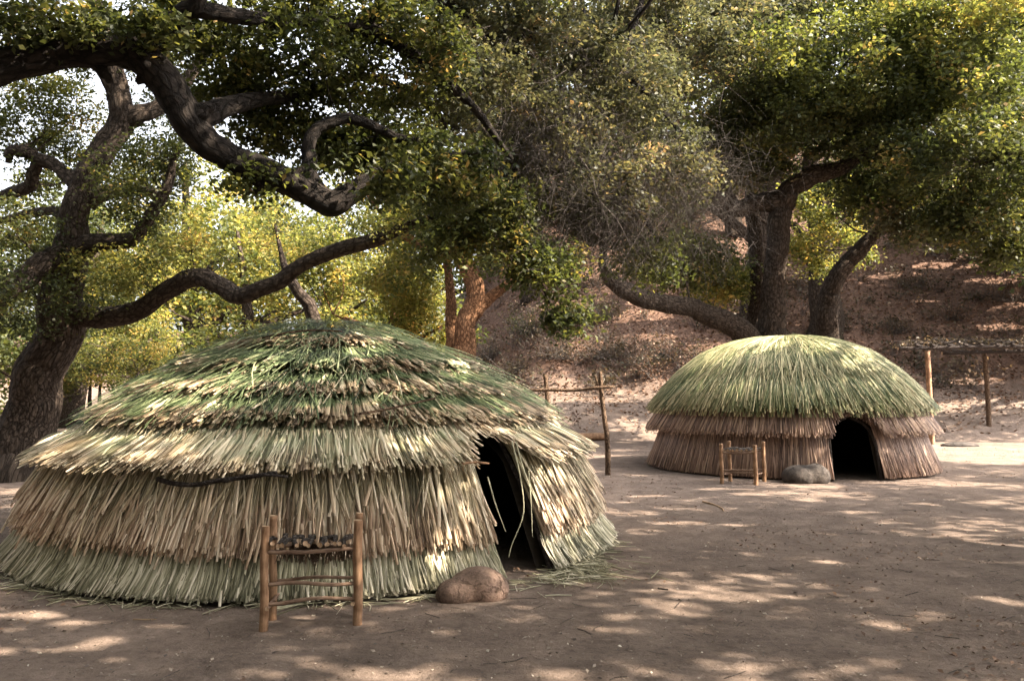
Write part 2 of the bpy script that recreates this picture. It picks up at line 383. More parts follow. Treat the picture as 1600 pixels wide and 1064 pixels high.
# ------------------------------------------------------------------ sun gaps in the canopy: (ground point, rx, ry)
GAPS = []
def gap(px, py, rx, ry, stretch=1.0):
    p = G(px, py); q = G(px, py + ry); e = max(.06, abs(q[1] - p[1])) if p[2] < .6 else max(.15, ry * p[1] / FPX * 1.3)
    k = .88 if p[2] < .6 else 1.8
    GAPS.append((p, .78 * k * rx * p[1] / FPX, .72 * k * min(e, 1.6)))
for g in [(60, 962, 85, 14), (20, 1015, 100, 20), (150, 1008, 55, 12), (170, 1035, 50, 8), (250, 978, 45, 7), (120, 975, 70, 10), (610, 1054, 80, 12), (680, 1042, 45, 12),
          (965, 965, 48, 10), (950, 985, 65, 9), (1085, 962, 32, 6), (1370, 976, 58, 8), (1540, 935, 60, 10), (1590, 945, 40, 10), (1460, 962, 22, 5), (1345, 892, 32, 6),
          (1305, 879, 26, 4), (1358, 922, 24, 5), (1005, 832, 45, 8), (1065, 818, 75, 6), (1150, 820, 55, 5), (955, 800, 22, 6), (1260, 781, 40, 5), (1180, 772, 60, 4),
          (1480, 787, 60, 7), (1560, 786, 45, 5), (1500, 757, 95, 5), (1560, 724, 60, 4), (1130, 764, 70, 3), (1330, 800, 60, 3), (1010, 775, 50, 4), (1530, 815, 40, 3), (1400, 842, 50, 3),
          (1280, 968, 30, 4), (1140, 905, 26, 4), (1190, 952, 26, 3), (985, 690, 45, 3), (975, 704, 40, 2), (975, 718, 30, 3), (1000, 742, 26, 3), (960, 672, 30, 4),
          (880, 622, 55, 10), (960, 626, 40, 8), (1540, 636, 85, 20), (1470, 640, 40, 16), (100, 690, 45, 8), (100, 710, 40, 5), (90, 672, 40, 4), (40, 765, 40, 12), (20, 790, 30, 10),
          (1000, 495, 35, 14), (1060, 520, 40, 18), (1030, 545, 30, 12), (1500, 415, 60, 8), (1560, 440, 40, 8), (880, 480, 40, 14), (800, 470, 30, 12), (1570, 510, 30, 8), (1480, 600, 60, 8), (900, 545, 35, 10), (1020, 470, 30, 10), (1090, 545, 30, 10), (1450, 470, 40, 6), (1400, 430, 30, 6), (1540, 400, 40, 8), (1590, 475, 30, 8), (780, 540, 30, 10)]:
    gap(*g)
for q, r in [(P(1255, 562, 16.2), .42), (P(1305, 585, 15.8), .30), (P(1190, 560, 16.4), .28), (P(1340, 560, 16.4), .3), (P(230, 610, 8.6), .3), (P(140, 660, 8.2), .35), (P(300, 640, 7.6), .22),
             (P(560, 560, 8.3), .3), (P(700, 600, 8.6), .3), (P(650, 690, 7.0), .2), (P(735, 480, 24), .7), (P(1215, 430, 24), .4),
             (P(170, 540, 19), .8), (P(1450, 620, 25), .4), (P(1300, 330, 27), .8)]:
    GAPS.append((q, r, r))
def lit_gap(c):
    """leaves standing in the way of a sun gap"""
    out = np.zeros(len(c), bool)
    for p, rx, ry in GAPS:
        t = (c[:, 2] - p[2]) / SUN[2]
        ok = t > 0.25
        dx = c[:, 0] - SUN[0] * t - p[0]; dy = c[:, 1] - SUN[1] * t - p[1]
        out |= ok & ((dx / rx) ** 2 + (dy / ry) ** 2 < 1)
    return out

# ------------------------------------------------------------------ leaves and trees
LEAVES = [0]
def leaf_geo(c, L, Wd, updir=.5, droop=0.0):
    n = len(c); LEAVES[0] += n
    nrm = rng.normal(size=(n, 3)); nrm[:, 2] = np.abs(nrm[:, 2]) + updir; nrm = unit(nrm)
    d = rng.normal(size=(n, 3)); d[:, 2] -= droop; d = unit(d - nrm * (d * nrm).sum(1, keepdims=True))
    s = np.cross(nrm, d)
    L = (L * rng.uniform(.65, 1.25, n))[:, None]; Wd = (Wd * rng.uniform(.7, 1.2, n))[:, None]
    V = np.stack([c - d * L * .5, c + s * Wd * .5 + nrm * Wd * .18 - d * L * .05, c + d * L * .5, c - s * Wd * .5 + nrm * Wd * .18 - d * L * .05], 1).reshape(-1, 3)
    return V, np.arange(4 * n).reshape(-1, 4)

class Tree:
    def __init__(self, name, label, loc, bark, cat="tree", group=None):
        self.root = thing(name, label, cat, tuple(loc), group); self.loc = np.array(loc, float)
        self.bark = bark; self.nodes = []; self.twigs = []; self.leaf = {}; self.k = int(rng.integers(1000))
    def limb(self, pts, name="limb", sub=8, sides=14, rough=.19, pixel=True):
        """pts: (px,py,Y,r) or (x,y,z,r)"""
        pts = np.array(pts, float)
        xyz = np.array([P(*p[:3]) for p in pts]) if pixel else pts[:, :3]
        full = catmull(np.c_[xyz, pts[:, 3]], sub)
        path = full[:, :3].copy(); r = np.maximum(full[:, 3], .004)
        self.k += 3
        s = np.linspace(0, 9, len(path))
        for ax in range(3): path[:, ax] += 0.75 * r * fbm(s * 1.7 + ax * 31 + self.k, s * 0, self.k)
        V, F, tc = tube(path, r, sides, rough, self.k)
        mk(name, local(self.root, V), F, self.bark, self.root, {"tc": tc}, smooth=True)
        self.nodes.append(path[len(path) // 5:])
    def blob(self, c, rad, nclump, per, L, m, clump=.36, pixel=True, shell=.35, keep=1.0, droop=0.2, flat=.7, twig=True):
        """c: (px,py,Y) with rad (rpx,rpy,metres deep), or metres"""
        if pixel:
            cw = P(*c); rad = np.array([rad[0] * c[2] / FPX, rad[2], rad[1] * c[2] / FPX])
        else: cw = np.array(c, float); rad = np.array(rad, float)
        nodes = np.concatenate(self.nodes)
        i = np.argmin(((nodes - cw) ** 2).sum(1))
        a = nodes[i]; mid = (a + cw) / 2 + rng.normal(0, .12, 3) * np.linalg.norm(cw - a)
        br = catmull([a, mid, cw, cw + (cw - mid) * .4], 5)
        dist = np.linalg.norm(cw - a)
        self.twigs.append((br, np.linspace(min(.07, .014 + dist * .010), .007, len(br))))
        u = unit(rng.normal(size=(nclump, 3))) * (rng.uniform(0, 1, (nclump, 1)) ** shell)
        cl = cw + u * rad
        gz = ground_z(cl[:, 0], cl[:, 1]); cl[:, 2] = np.maximum(cl[:, 2], gz + .3)
        nn = np.concatenate([nodes, br[2:]])
        for q in (cl if twig else cl[:0]):
            j = np.argmin(((nn - q) ** 2).sum(1)); b0 = nn[j]
            mm = (b0 + q) / 2 + rng.normal(0, .10, 3) * np.linalg.norm(q - b0)
            self.twigs.append((np.array([b0, mm, q]), np.array([.009, .006, .003])))
        n = nclump * per
        size = np.repeat(rng.uniform(.6, 1.35, nclump) * clump, per)[:, None]
        tone_c = np.repeat(rng.normal(0, .18, nclump), per)
        off = unit(rng.normal(size=(n, 3))) * (rng.uniform(0, 1, (n, 1)) ** .5) * size; off[:, 2] *= flat
        lc = np.repeat(cl, per, 0) + off
        ok = (~lit_gap(lc) | (rng.uniform(size=n) < .06)) & (rng.uniform(size=n) < keep) & (np.linalg.norm(lc - np.array([0, 0, EYE]), axis=1) > 3.2)
        ok &= lc[:, 2] > ground_z(lc[:, 0], lc[:, 1]) + .05
        lc = lc[ok]; tn = np.clip(.45 + tone_c[ok] + rng.normal(0, .13, len(lc)), 0, 1)
        self.leaf.setdefault(m.name, [m, []])[1].append((lc, L, tn, droop))
    def finish(self):
        if self.twigs:
            parts = [tube(p, r, 3, caps=False) for p, r in self.twigs]
            V, F, tc = join(parts)
            o = mk("branchlets", local(self.root, V), F, self.bark, self.root, {"tc": tc}); o["kind"] = "stuff"
        for m, lst in self.leaf.values():
            Vs, tn = [], []
            for lc, L, t, dr in lst:
                V, _ = leaf_geo(lc, L, L * .62, droop=dr); Vs.append(V); tn.append(np.repeat(t, 4))
            V = np.concatenate(Vs)
            mk("crown", local(self.root, V), np.arange(len(V)).reshape(-1, 4), m, self.root, {"tone": np.concatenate(tn)})

def oak_at(px, py): 
    g = G(px, py); return g

# --- left oak behind the near hut
t = Tree("oak_tree", "large dark-barked oak at far left with trunk leaning right behind the thatched hut", P(25, 752, 15.4) * [1, 1, 0], M_BARK)
t.limb([(18, 775, 15.4, .80), (26, 740, 15.4, .60), (45, 640, 15.4, .47), (75, 560, 15.3, .43), (98, 490, 15.2, .41), (112, 400, 15.1, .31), (120, 330, 15, .26), (145, 260, 14.9, .24), (188, 188, 14.8, .23), (182, 115, 14.6, .16), (150, 20, 14.5, .14), (130, -80, 14.5, .08)], "trunk", 11, 24, .2)
t.limb([(100, 485, 15.2, .27), (150, 493, 15, .20), (215, 486, 14.7, .185), (268, 452, 14.3, .155), (310, 434, 14, .16), (345, 450, 13.8, .15), (378, 462, 13.6, .145), (430, 442, 13.4, .13), (480, 410, 13.2, .115), (540, 387, 13, .115), (600, 370, 12.8, .10), (640, 352, 12.7, .07), (700, 330, 12.6, .03)])
t.limb([(112, 395, 15, .25), (70, 412, 14.6, .20), (30, 440, 14.2, .18), (-20, 475, 13.8, .15), (-90, 480, 13.4, .1)])
t.limb([(116, 388, 15, .22), (165, 380, 14.8, .15), (205, 372, 14.6, .13), (235, 340, 14.5, .11), (262, 290, 14.4, .09), (275, 235, 14.3, .05)])
t.limb([(188, 192, 14.8, .24), (225, 177, 14.8, .16), (262, 158, 15, .13), (300, 118, 15.2, .1), (340, 55, 15.4, .06)])
t.limb([(126, 318, 15, .22), (170, 302, 15.2, .14), (220, 298, 15.6, .11), (262, 312, 16, .06)])
t.limb([(128, 300, 15, .2), (100, 268, 15.2, .13), (60, 246, 15.3, .12), (20, 234, 15.2, .11), (12, 255, 15.3, .05)])
t.limb([(118, 345, 15.1, .18), (80, 330, 15.5, .09), (40, 335, 15.8, .08), (-30, 352, 16, .05)])
t.limb([(60, 250, 15.3, .1), (45, 290, 15.6, .12), (0, 308, 15.9, .11), (-60, 330, 16, .07)])
t.limb([(184, 150, 14.7, .18), (165, 115, 14.6, .12), (130, 92, 14.4, .09), (60, 70, 14.2, .05)])
for c, r, n, per, kp in [((60, 160, 15.8), (90, 70, 1.6), 34, 55, 1), ((130, 60, 15), (150, 60, 1.8), 60, 60, 1), ((40, 270, 16), (70, 40, 1.2), 14, 50, 1), ((20, 370, 14.6), (110, 60, 1.3), 40, 60, 1),
                         ((215, 300, 14.6), (60, 70, 1.2), 42, 60, 1), ((300, 70, 15.6), (110, 60, 1.5), 44, 60, 1), ((60, 470, 14.6), (90, 60, 1.2), 44, 60, 1), ((260, 240, 14.6), (50, 50, .9), 30, 60, 1), ((235, 110, 15.4), (60, 50, 1), 20, 55, 1), ((60, 215, 16.5), (110, 60, 1.2), 46, 55, 1), ((160, 250, 17), (90, 50, 1), 26, 55, 1), ((290, 200, 17), (70, 60, 1), 30, 55, 1)]:
    t.blob(c, r, n, int(per * 1.5), .080, M_DARK if c[0] > 200 or c[1] > 300 else M_OAK, .38)
for c, r, n in [((180, 430, 14.6), (90, 42, 1.0), 34), ((300, 400, 14.2), (70, 35, .9), 16), ((600, 350, 12.9), (70, 30, .7), 14), ((110, 190, 16.2), (90, 70, 1.2), 26)]:
    t.blob(c, r, n, 80, .075, M_YEL_SUNLIT, .36)
t.finish()

# --- foreground oak: trunk out of frame on the left, long limbs coloured dark as silhouettes over the clearing
FB = np.array([-7.2, 6.2, 0])
f = Tree("oak_tree", "overhanging oak whose thick silhouette-dark limb arches in from the upper left corner", tuple(FB), M_BARK_SILHOUETTE)
f.limb([(*(FB + [0, 0, -.2]), .85), (*(FB + [.1, 0, .8]), .6), (*(FB + [.2, 0.1, 2.4]), .52), (*(FB + [.5, .3, 3.8]), .48), (*(FB + [.9, .5, 5.2]), .36), (*(FB + [1.6, .6, 7.0]), .26), (*(FB + [2.6, .4, 8.4]), .14)], "trunk", 9, 20, .15, pixel=False)
f.limb([(*(FB + [.5, .3, 3.5]), .34)] + [(*P(*q[:3]), q[3]) for q in [(-60, 120, 7.1, .21), (20, 96, 7.2, .14), (90, 84, 7.3, .13), (160, 80, 7.3, .14), (215, 84, 7.4, .155), (255, 120, 7.45, .155), (285, 172, 7.5, .15), (325, 222, 7.6, .14), (375, 252, 7.7, .135), (430, 275, 7.8, .13), (485, 303, 7.9, .12), (520, 316, 7.95, .125), (556, 299, 8, .095), (602, 268, 8.1, .07), (680, 246, 8.3, .045), (770, 236, 8.6, .02)]], pixel=False)
for q in [[(300, 195, 7.5, .10), (318, 178, 7.5, .06), (330, 168, 7.5, .045)], [(400, 262, 7.75, .09), (405, 288, 7.7, .05), (402, 300, 7.7, .03)], [(150, 80, 7.3, .08), (160, 110, 7.3, .05), (172, 128, 7.3, .03)], [(455, 288, 7.85, .08), (470, 268, 7.85, .05), (492, 255, 7.9, .02)], [(240, 100, 7.4, .08), (222, 122, 7.4, .045), (214, 128, 7.4, .03)]]:
    f.limb(q)
f.limb([(496, 304, 7.95, .10), (482, 258, 8.0, .07), (488, 214, 8.05, .06), (520, 190, 8.1, .056), (565, 189, 8.2, .052), (620, 214, 8.3, .042), (700, 225, 8.4, .035)])
f.limb([(225, 80, 7.4, .13), (255, 50, 7.4, .10), (300, 10, 7.3, .085), (340, -60, 7.2, .07), (420, -160, 7.1, .06)])
f.limb([(300, 12, 7.3, .08), (370, 25, 7.6, .075), (450, 32, 8, .07), (540, 38, 8.4, .07), (620, 66, 8.8, .08), (690, 120, 9.2, .065), (745, 175, 9.6, .05), (800, 250, 10, .03)])
f.limb([(300, 190, 7.5, .12), (400, 155, 8, .07), (470, 150, 8.6, .06), (560, 120, 9.2, .05), (650, 150, 9.8, .04), (700, 200, 10.2, .02)])
f.limb([(*(FB + [.9, .5, 5.2]), .28), (-4.6, 7.5, 7.0, .22), (-2.0, 9.5, 7.6, .19)] + [(*P(*q[:3]), q[3]) for q in [(640, -30, 12.2, .16), (760, 50, 13, .13), (850, 150, 13.6, .11), (920, 240, 14, .08), (1000, 330, 14.4, .05), (1040, 400, 14.6, .02)]], pixel=False)
f.limb([(*P(760, 50, 13), .11), (*P(880, 60, 13.5), .09), (*P(980, 120, 14), .07), (*P(1060, 200, 14.4), .05), (*P(1110, 290, 14.8), .02)], pixel=False)
f.limb([(*P(850, 150, 13.6), .09), (*P(800, 260, 13), .07), (*P(790, 340, 12.8), .05), (*P(830, 400, 12.8), .025)], pixel=False)
f.limb([(*(FB + [1.6, .6, 7.0]), .22), (-3, 6, 8.0, .18), (0, 5.5, 8.4, .13), (3, 5, 8.2, .07)], pixel=False)
for c, r, n, m in [((120, 48, 7.2), (190, 26, .6), 36, M_DARK), ((300, 40, 8.3), (90, 50, .5), 30, M_DARK), ((370, 140, 8.7), (80, 70, .6), 26, M_OAK), ((470, 90, 8.4), (120, 70, .8), 46, M_DARK),
                   ((450, 205, 8.9), (90, 45, .5), 34, M_DARK), ((575, 240, 8.8), (100, 45, .5), 50, M_DARK), ((690, 270, 8.7), (90, 60, .7), 52, M_DARK), ((620, 80, 9), (120, 70, .9), 56, M_DARK),
                   ((720, 130, 10), (100, 80, .9), 50, M_GREY), ((500, 10, 8.6), (160, 30, .8), 30, M_DARK), ((600, 170, 10), (90, 50, .9), 26, M_OAK), ((420, 290, 7.9), (60, 20, .4), 8, M_OAK), ((600, 275, 7.7), (70, 30, .4), 22, M_DARK)]:
    f.blob(c, r, int(n * 1.2), 82, .074, m, .27)
for c, r, n, m in [((800, 60, 13.2), (150, 70, 1.4), 80, M_GREY), ((830, 200, 13.4), (120, 80, 1.3), 84, M_GREY), ((930, 300, 14), (110, 80, 1.2), 74, M_GREY), ((760, 330, 12.8), (90, 60, 1), 52, M_DARK),
                   ((960, 130, 14), (110, 90, 1.3), 72, M_GREY), ((1050, 270, 14.6), (80, 70, 1.1), 36, M_GREY), ((850, 420, 12.9), (60, 40, .7), 20, M_OAK), ((1010, 400, 14.6), (70, 40, .8), 20, M_OAK), ((880, 500, 13), (40, 40, .5), 9, M_DARK), ((690, 390, 12.6), (60, 30, .6), 14, M_OAK)]:
    f.blob(c, r, int(n * 1.25), 105, .095, m, .38)
for x in np.arange(-12, 4.5, 2.2):  # crown added overhead, above the view, to block skylight from the clearing
    for y in np.arange(-4, 16, 2.2):
        z = max(7.6, 1.6 + .47 * y + 2.4) + rng.uniform(-.4, .5)
        f.blob((x + rng.uniform(-.5, .5), y + rng.uniform(-.5, .5), z), (1.4, 1.4, .6), 16, 26, .24, M_DARK, .7, pixel=False, twig=False)
f.finish()
# dry grey twig tangles hanging in that crown
def tangle(parent, cpx, n, spread, length, seed):
    c = np.array([P(*q[:3]) for q in cpx]); w = np.array([q[3] for q in cpx], float)
    k = rng.choice(len(c), n, p=w / w.sum())
    o = c[k] + rng.normal(size=(n, 3)) * spread
    d = unit(rng.normal(size=(n, 3)) + np.array([.1, 0, -.75]))
    l = length * rng.uniform(.4, 1.3, (n, 1))
    e = rng.normal(size=(n, 3)) * .16 * l
    A = np.stack([o, o + d * l * .35 + e * .5, o + d * l * .7 + e, o + d * l + e * 1.5 + np.array([0, 0, -.12]) * l], 1)
    rad = np.linspace(1, .35, 4)[None, :] * rng.uniform(.0018, .0048, (n, 1))
    V, F, tc = strands(A, rad, 3)
    ob = mk("dry_twigs", local(parent, V), F, M_DRYTWIG, parent, {"tc": tc}); ob["kind"] = "stuff"
tangle(f.root, [(910, 300, 13.1, 3), (960, 350, 13.3, 3), (1010, 290, 13.5, 2.4), (1070, 330, 13.8, 3), (1110, 270, 14, 2.2), (860, 230, 12.2, 1.8), (820, 180, 12, 1.2), (900, 150, 12.4, 1), (700, 120, 10.2, .8), (880, 380, 13.2, 1.6), (980, 220, 13.8, 1.4), (1000, 80, 14, 1)], 5200, .46, .60, 1)
for pts in [[(795, 60, 11, .010), (778, 100, 11, .009), (786, 135, 11, .008), (800, 170, 11, .006), (778, 215, 11, .003)], [(786, 135, 11, .008), (820, 150, 11, .006), (845, 205, 11, .003)], [(786, 135, 11, .006), (783, 170, 11, .004), (776, 200, 11, .002)],
            [(810, 205, 11, .006), (805, 225, 11, .005), (770, 240, 11, .004), (735, 238, 11, .002)], [(905, 245, 12.6, .012), (925, 275, 12.6, .010), (935, 310, 12.6, .008), (965, 345, 12.6, .005), (985, 385, 12.6, .003)],
            [(885, 110, 12, .008), (850, 130, 12, .006), (815, 125, 12, .003)], [(935, 310, 12.6, .006), (950, 350, 12.6, .004), (955, 372, 12.6, .002)], [(700, 20, 10, .008), (690, 70, 10, .006), (684, 110, 10, .003)]]:
    V, F, tc = tube(catmull([(*P(*q[:3]), q[3]) for q in pts], 5)[:, :3], catmull([(*P(*q[:3]), q[3]) for q in pts], 5)[:, 3], 5)
    mk("bare_twig", local(f.root, V), F, M_TWIG, f.root, {"tc": tc}, smooth=True)

# --- middle tree with reddish trunk
t = Tree("oak_tree", "reddish-orange trunked tree standing behind the right shoulder of the near hut", P(722, 690, 24) * [1, 1, 0], M_BARK_RED)
t.limb([(722, 712, 24, .62), (722, 640, 24, .46), (723, 560, 24, .36), (729, 505, 24, .30), (742, 462, 24, .27), (733, 425, 24, .26), (727, 395, 24, .22), (737, 340, 24, .18), (742, 240, 24, .12), (735, 140, 24, .06)], "trunk", 8, 18, .2)
t.limb([(736, 495, 24, .2), (764, 466, 24, .17), (800, 442, 23.8, .13), (850, 420, 23.5, .07), (900, 380, 23.3, .03)])
t.limb([(730, 402, 24, .18), (692, 384, 23.8, .15), (654, 380, 23.6, .13), (610, 350, 23.4, .07), (570, 300, 23, .03)])
t.limb([(704, 712, 24.8, .3), (707, 580, 24.8, .22), (706, 500, 24.8, .18), (700, 420, 25, .14), (670, 330, 25, .12), (640, 250, 25, .06)], "trunk", 8, 16, .2)
for c, r, n, m in [((700, 330, 24), (120, 60, 2), 60, M_OAK), ((620, 420, 26), (90, 60, 1.6), 56, M_YEL_SUNLIT), ((820, 400, 24), (80, 45, 1.6), 34, M_OAK), ((740, 240, 24.5), (160, 70, 2.2), 60, M_OAK), ((560, 300, 24), (90, 60, 1.6), 36, M_YEL_SUNLIT), ((650, 480, 27), (50, 45, 1), 34, M_YEL_SUNLIT)]:
    t.blob(c, r, int(n * 1.2), 76, .14, m, .56)
t.finish()

# --- right oak behind the far hut
t = Tree("oak_tree", "many-trunked oak rising behind the far domed hut with forked grey limbs", P(1205, 690, 24) * [1, 1, 0], M_BARK)
t.limb([(1203, 712, 24, .95), (1204, 600, 24, .62), (1206, 540, 24, .46), (1208, 490, 24, .37), (1212, 420, 24, .31), (1218, 350, 24, .30), (1224, 305, 24, .30)], "trunk", 9, 20, .19)
t.limb([(1224, 312, 24, .33), (1186, 317, 24, .26), (1150, 326, 23.8, .24), (1112, 302, 23.6, .18), (1066, 250, 23.4, .12), (1050, 185, 23.2, .06)])
t.limb([(1220, 318, 24, .34), (1240, 292, 23.9, .28), (1272, 276, 23.7, .26), (1312, 262, 23.5, .22), (1352, 240, 23.2, .17), (1420, 222, 22.6, .12), (1510, 225, 22, .06)])
t.limb([(1160, 712, 25.4, .5), (1172, 580, 25.4, .30), (1180, 490, 25.3, .25), (1183, 400, 25.2, .23), (1176, 300, 25, .20), (1190, 220, 24.6, .16), (1205, 120, 24, .12), (1215, 10, 24, .06)], "trunk", 9, 16, .19)
t.limb([(1188, 575, 24.1, .5), (1158, 520, 23.7, .34), (1110, 492, 23.1, .28), (1060, 477, 22.6, .26), (1012, 468, 22.1, .24), (975, 454, 21.7, .22), (952, 432, 21.3, .18), (942, 400, 21, .12), (965, 350, 20.8, .05)])
t.limb([(1288, 712, 24.6, .6), (1291, 590, 24.6, .38), (1292, 485, 24.5, .33), (1310, 432, 24.4, .27), (1340, 396, 24.3, .22), (1366, 366, 24.2, .17), (1425, 342, 23.8, .14), (1500, 330, 23.4, .07)], "trunk", 9, 16, .19)
t.limb([(1150, 326, 23.8, .2), (1120, 280, 23.9, .13), (1090, 265, 24, .10), (1060, 190, 24, .06)])
t.limb([(1085, 265, 24, .12), (1050, 190, 23.6, .12), (1000, 200, 23, .1), (960, 170, 22.4, .06)])
for c, r, n, m in [((1090, 90, 22.5), (170, 100, 2.4), 110, M_GREY), ((1290, 110, 22), (170, 100, 2.6), 120, M_OAK), ((1480, 120, 21), (150, 90, 2.4), 110, M_OAK), ((1520, 250, 20.5), (130, 70, 2), 90, M_DARK), ((1390, 190, 22.5), (120, 70, 2), 80, M_DARK),
                   ((1210, 190, 23), (110, 80, 2), 76, M_DARK), ((1290, 320, 27), (80, 50, 1.2), 34, M_YEL_SUNLIT), ((1290, 390, 27.5), (70, 40, 1.2), 24, M_YEL_SUNLIT), ((1060, 405, 23.6), (90, 45, 1.0), 46, M_OAK), ((1130, 445, 25.2), (60, 40, .8), 30, M_YEL_SUNLIT), ((1400, 300, 23.6), (90, 45, 1.6), 50, M_OAK),
                   ((1540, 345, 21), (110, 40, 1.6), 60, M_DARK), ((1440, 345, 23), (80, 35, 1.2), 34, M_GREY), ((1210, 0, 23), (120, 45, 1.6), 50, M_GREY), ((1000, 10, 22), (110, 45, 1.6), 44, M_GREY), ((1360, 5, 22), (90, 40, 1.6), 34, M_OAK), ((1580, 385, 22), (50, 35, 1.0), 24, M_OAK), ((1350, 290, 24.5), (70, 40, 1.2), 34, M_DARK), ((1500, 20, 20), (140, 50, 2), 60, M_YEL_SUNLIT), ((1000, 150, 22.4), (90, 80, 1.6), 46, M_GREY), ((1150, 240, 23.8), (80, 60, 1.4), 34, M_GREY)]:
    t.blob(c, r, int(n * 1.35), 84, .145, m, .56)
t.finish()

# --- oak added out of frame on the right to shade the clearing
rb = np.array([13.5, 4.0, 0])
t = Tree("oak_tree", "unseen spreading oak added right of the clearing to shade it", tuple(rb), M_BARK)
t.limb([(*(rb + [0, 0, -.2]), .8), (*(rb + [0, .1, 1.2]), .55), (*(rb + [-.2, .1, 3]), .5), (*(rb + [-.3, 0, 4.6]), .4), (*(rb + [0, .3, 6.5]), .25), (*(rb + [.4, .4, 8.5]), .1)], "trunk", 8, 18, .16, pixel=False)
for e in [(-7, -1, 7.2), (-8, 3.5, 7.6), (-5, 7, 7.4), (0, 9, 7), (4, 4, 7), (-2, -5, 7)]:
    e = np.array(e, float)
    t.limb([(*(rb + [-.25, 0, 3.8]), .3), (*(rb + e * [.35, .35, 0] + [0, 0, 5.6]), .22), (*(rb + e * [.7, .7, 0] + [0, 0, e[2] - .4]), .14), (*(rb + e), .05)], pixel=False)
for x in np.arange(2.5, 21, 2.1):
    for y in np.arange(-3.5, 16.5, 2.1):
        p = np.array([x + rng.uniform(-.5, .5), y + rng.uniform(-.5, .5), 7.9 + rng.uniform(-.7, .7) - .02 * (x - 12) ** 2])
        if p[0] + p[1] * .4 < 2.6: continue
        if p[1] > 2 and p[0] < .615 * p[1] + 2.4 and p[2] < 1.6 + .47 * p[1] + 1.6: continue      # leave the view up the slope open
        t.blob(p, (1.4, 1.4, .7), 30, 46, .21, M_OAK, .65, pixel=False, twig=False)
t.finish()

# --- trees behind: built by one recipe, each with its own shape
def back_tree(label, x, y, h, spread, m, bark, leaf=.11, nb=9, low=.25, name="oak_tree", per=44, ncl=26, group="trees on and below the hillside"):
    z0 = float(ground_z(x, y))
    if y > 41: per = int(per * .7)
    t = Tree(name, label, (x, y, z0), bark, group=group); lean = rng.uniform(-.1, .1, 2) * h
    b = np.array([x, y, z0]); top = b + [lean[0], lean[1], h * .8]
    t.limb([(*(b - [0, 0, .3]), h * .05), (*(b + (top - b) * .3 + rng.normal(0, .12, 3)), h * .034), (*(b + (top - b) * .6 + rng.normal(0, .25, 3)), h * .022), (*top, h * .006)], "trunk", 6, 10, .15, pixel=False)
    for k in range(5):
        a = k * 2.4 + rng.uniform(0, 1); s = rng.uniform(.2, .55)
        p0 = b + (top - b) * s; d = np.array([math.cos(a), math.sin(a), 0]) * spread * rng.uniform(.5, .9)
        t.limb([(*p0, h * .018), (*(p0 + d * .5 + [0, 0, h * .09]), h * .012), (*(p0 + d + [0, 0, h * .15]), h * .003)], pixel=False, sides=8, sub=5)
    for k in range(nb):
        a = k * 2.4 + rng.uniform(0, .8); rr = spread * math.sqrt((k + .4) / nb) * .8
        zz = h * (low + (1 - low) * rng.uniform(.1, .85) * (1 - .25 * (rr / spread) ** 2))
        t.blob(b + [rr * math.cos(a), rr * math.sin(a), zz], (spread * .42, spread * .42, h * .15), ncl, per, leaf * 1.8, m, leaf * 6.3, pixel=False, twig=False)
    t.finish()
def wx(px, Y): return (px - 800) / FPX * Y
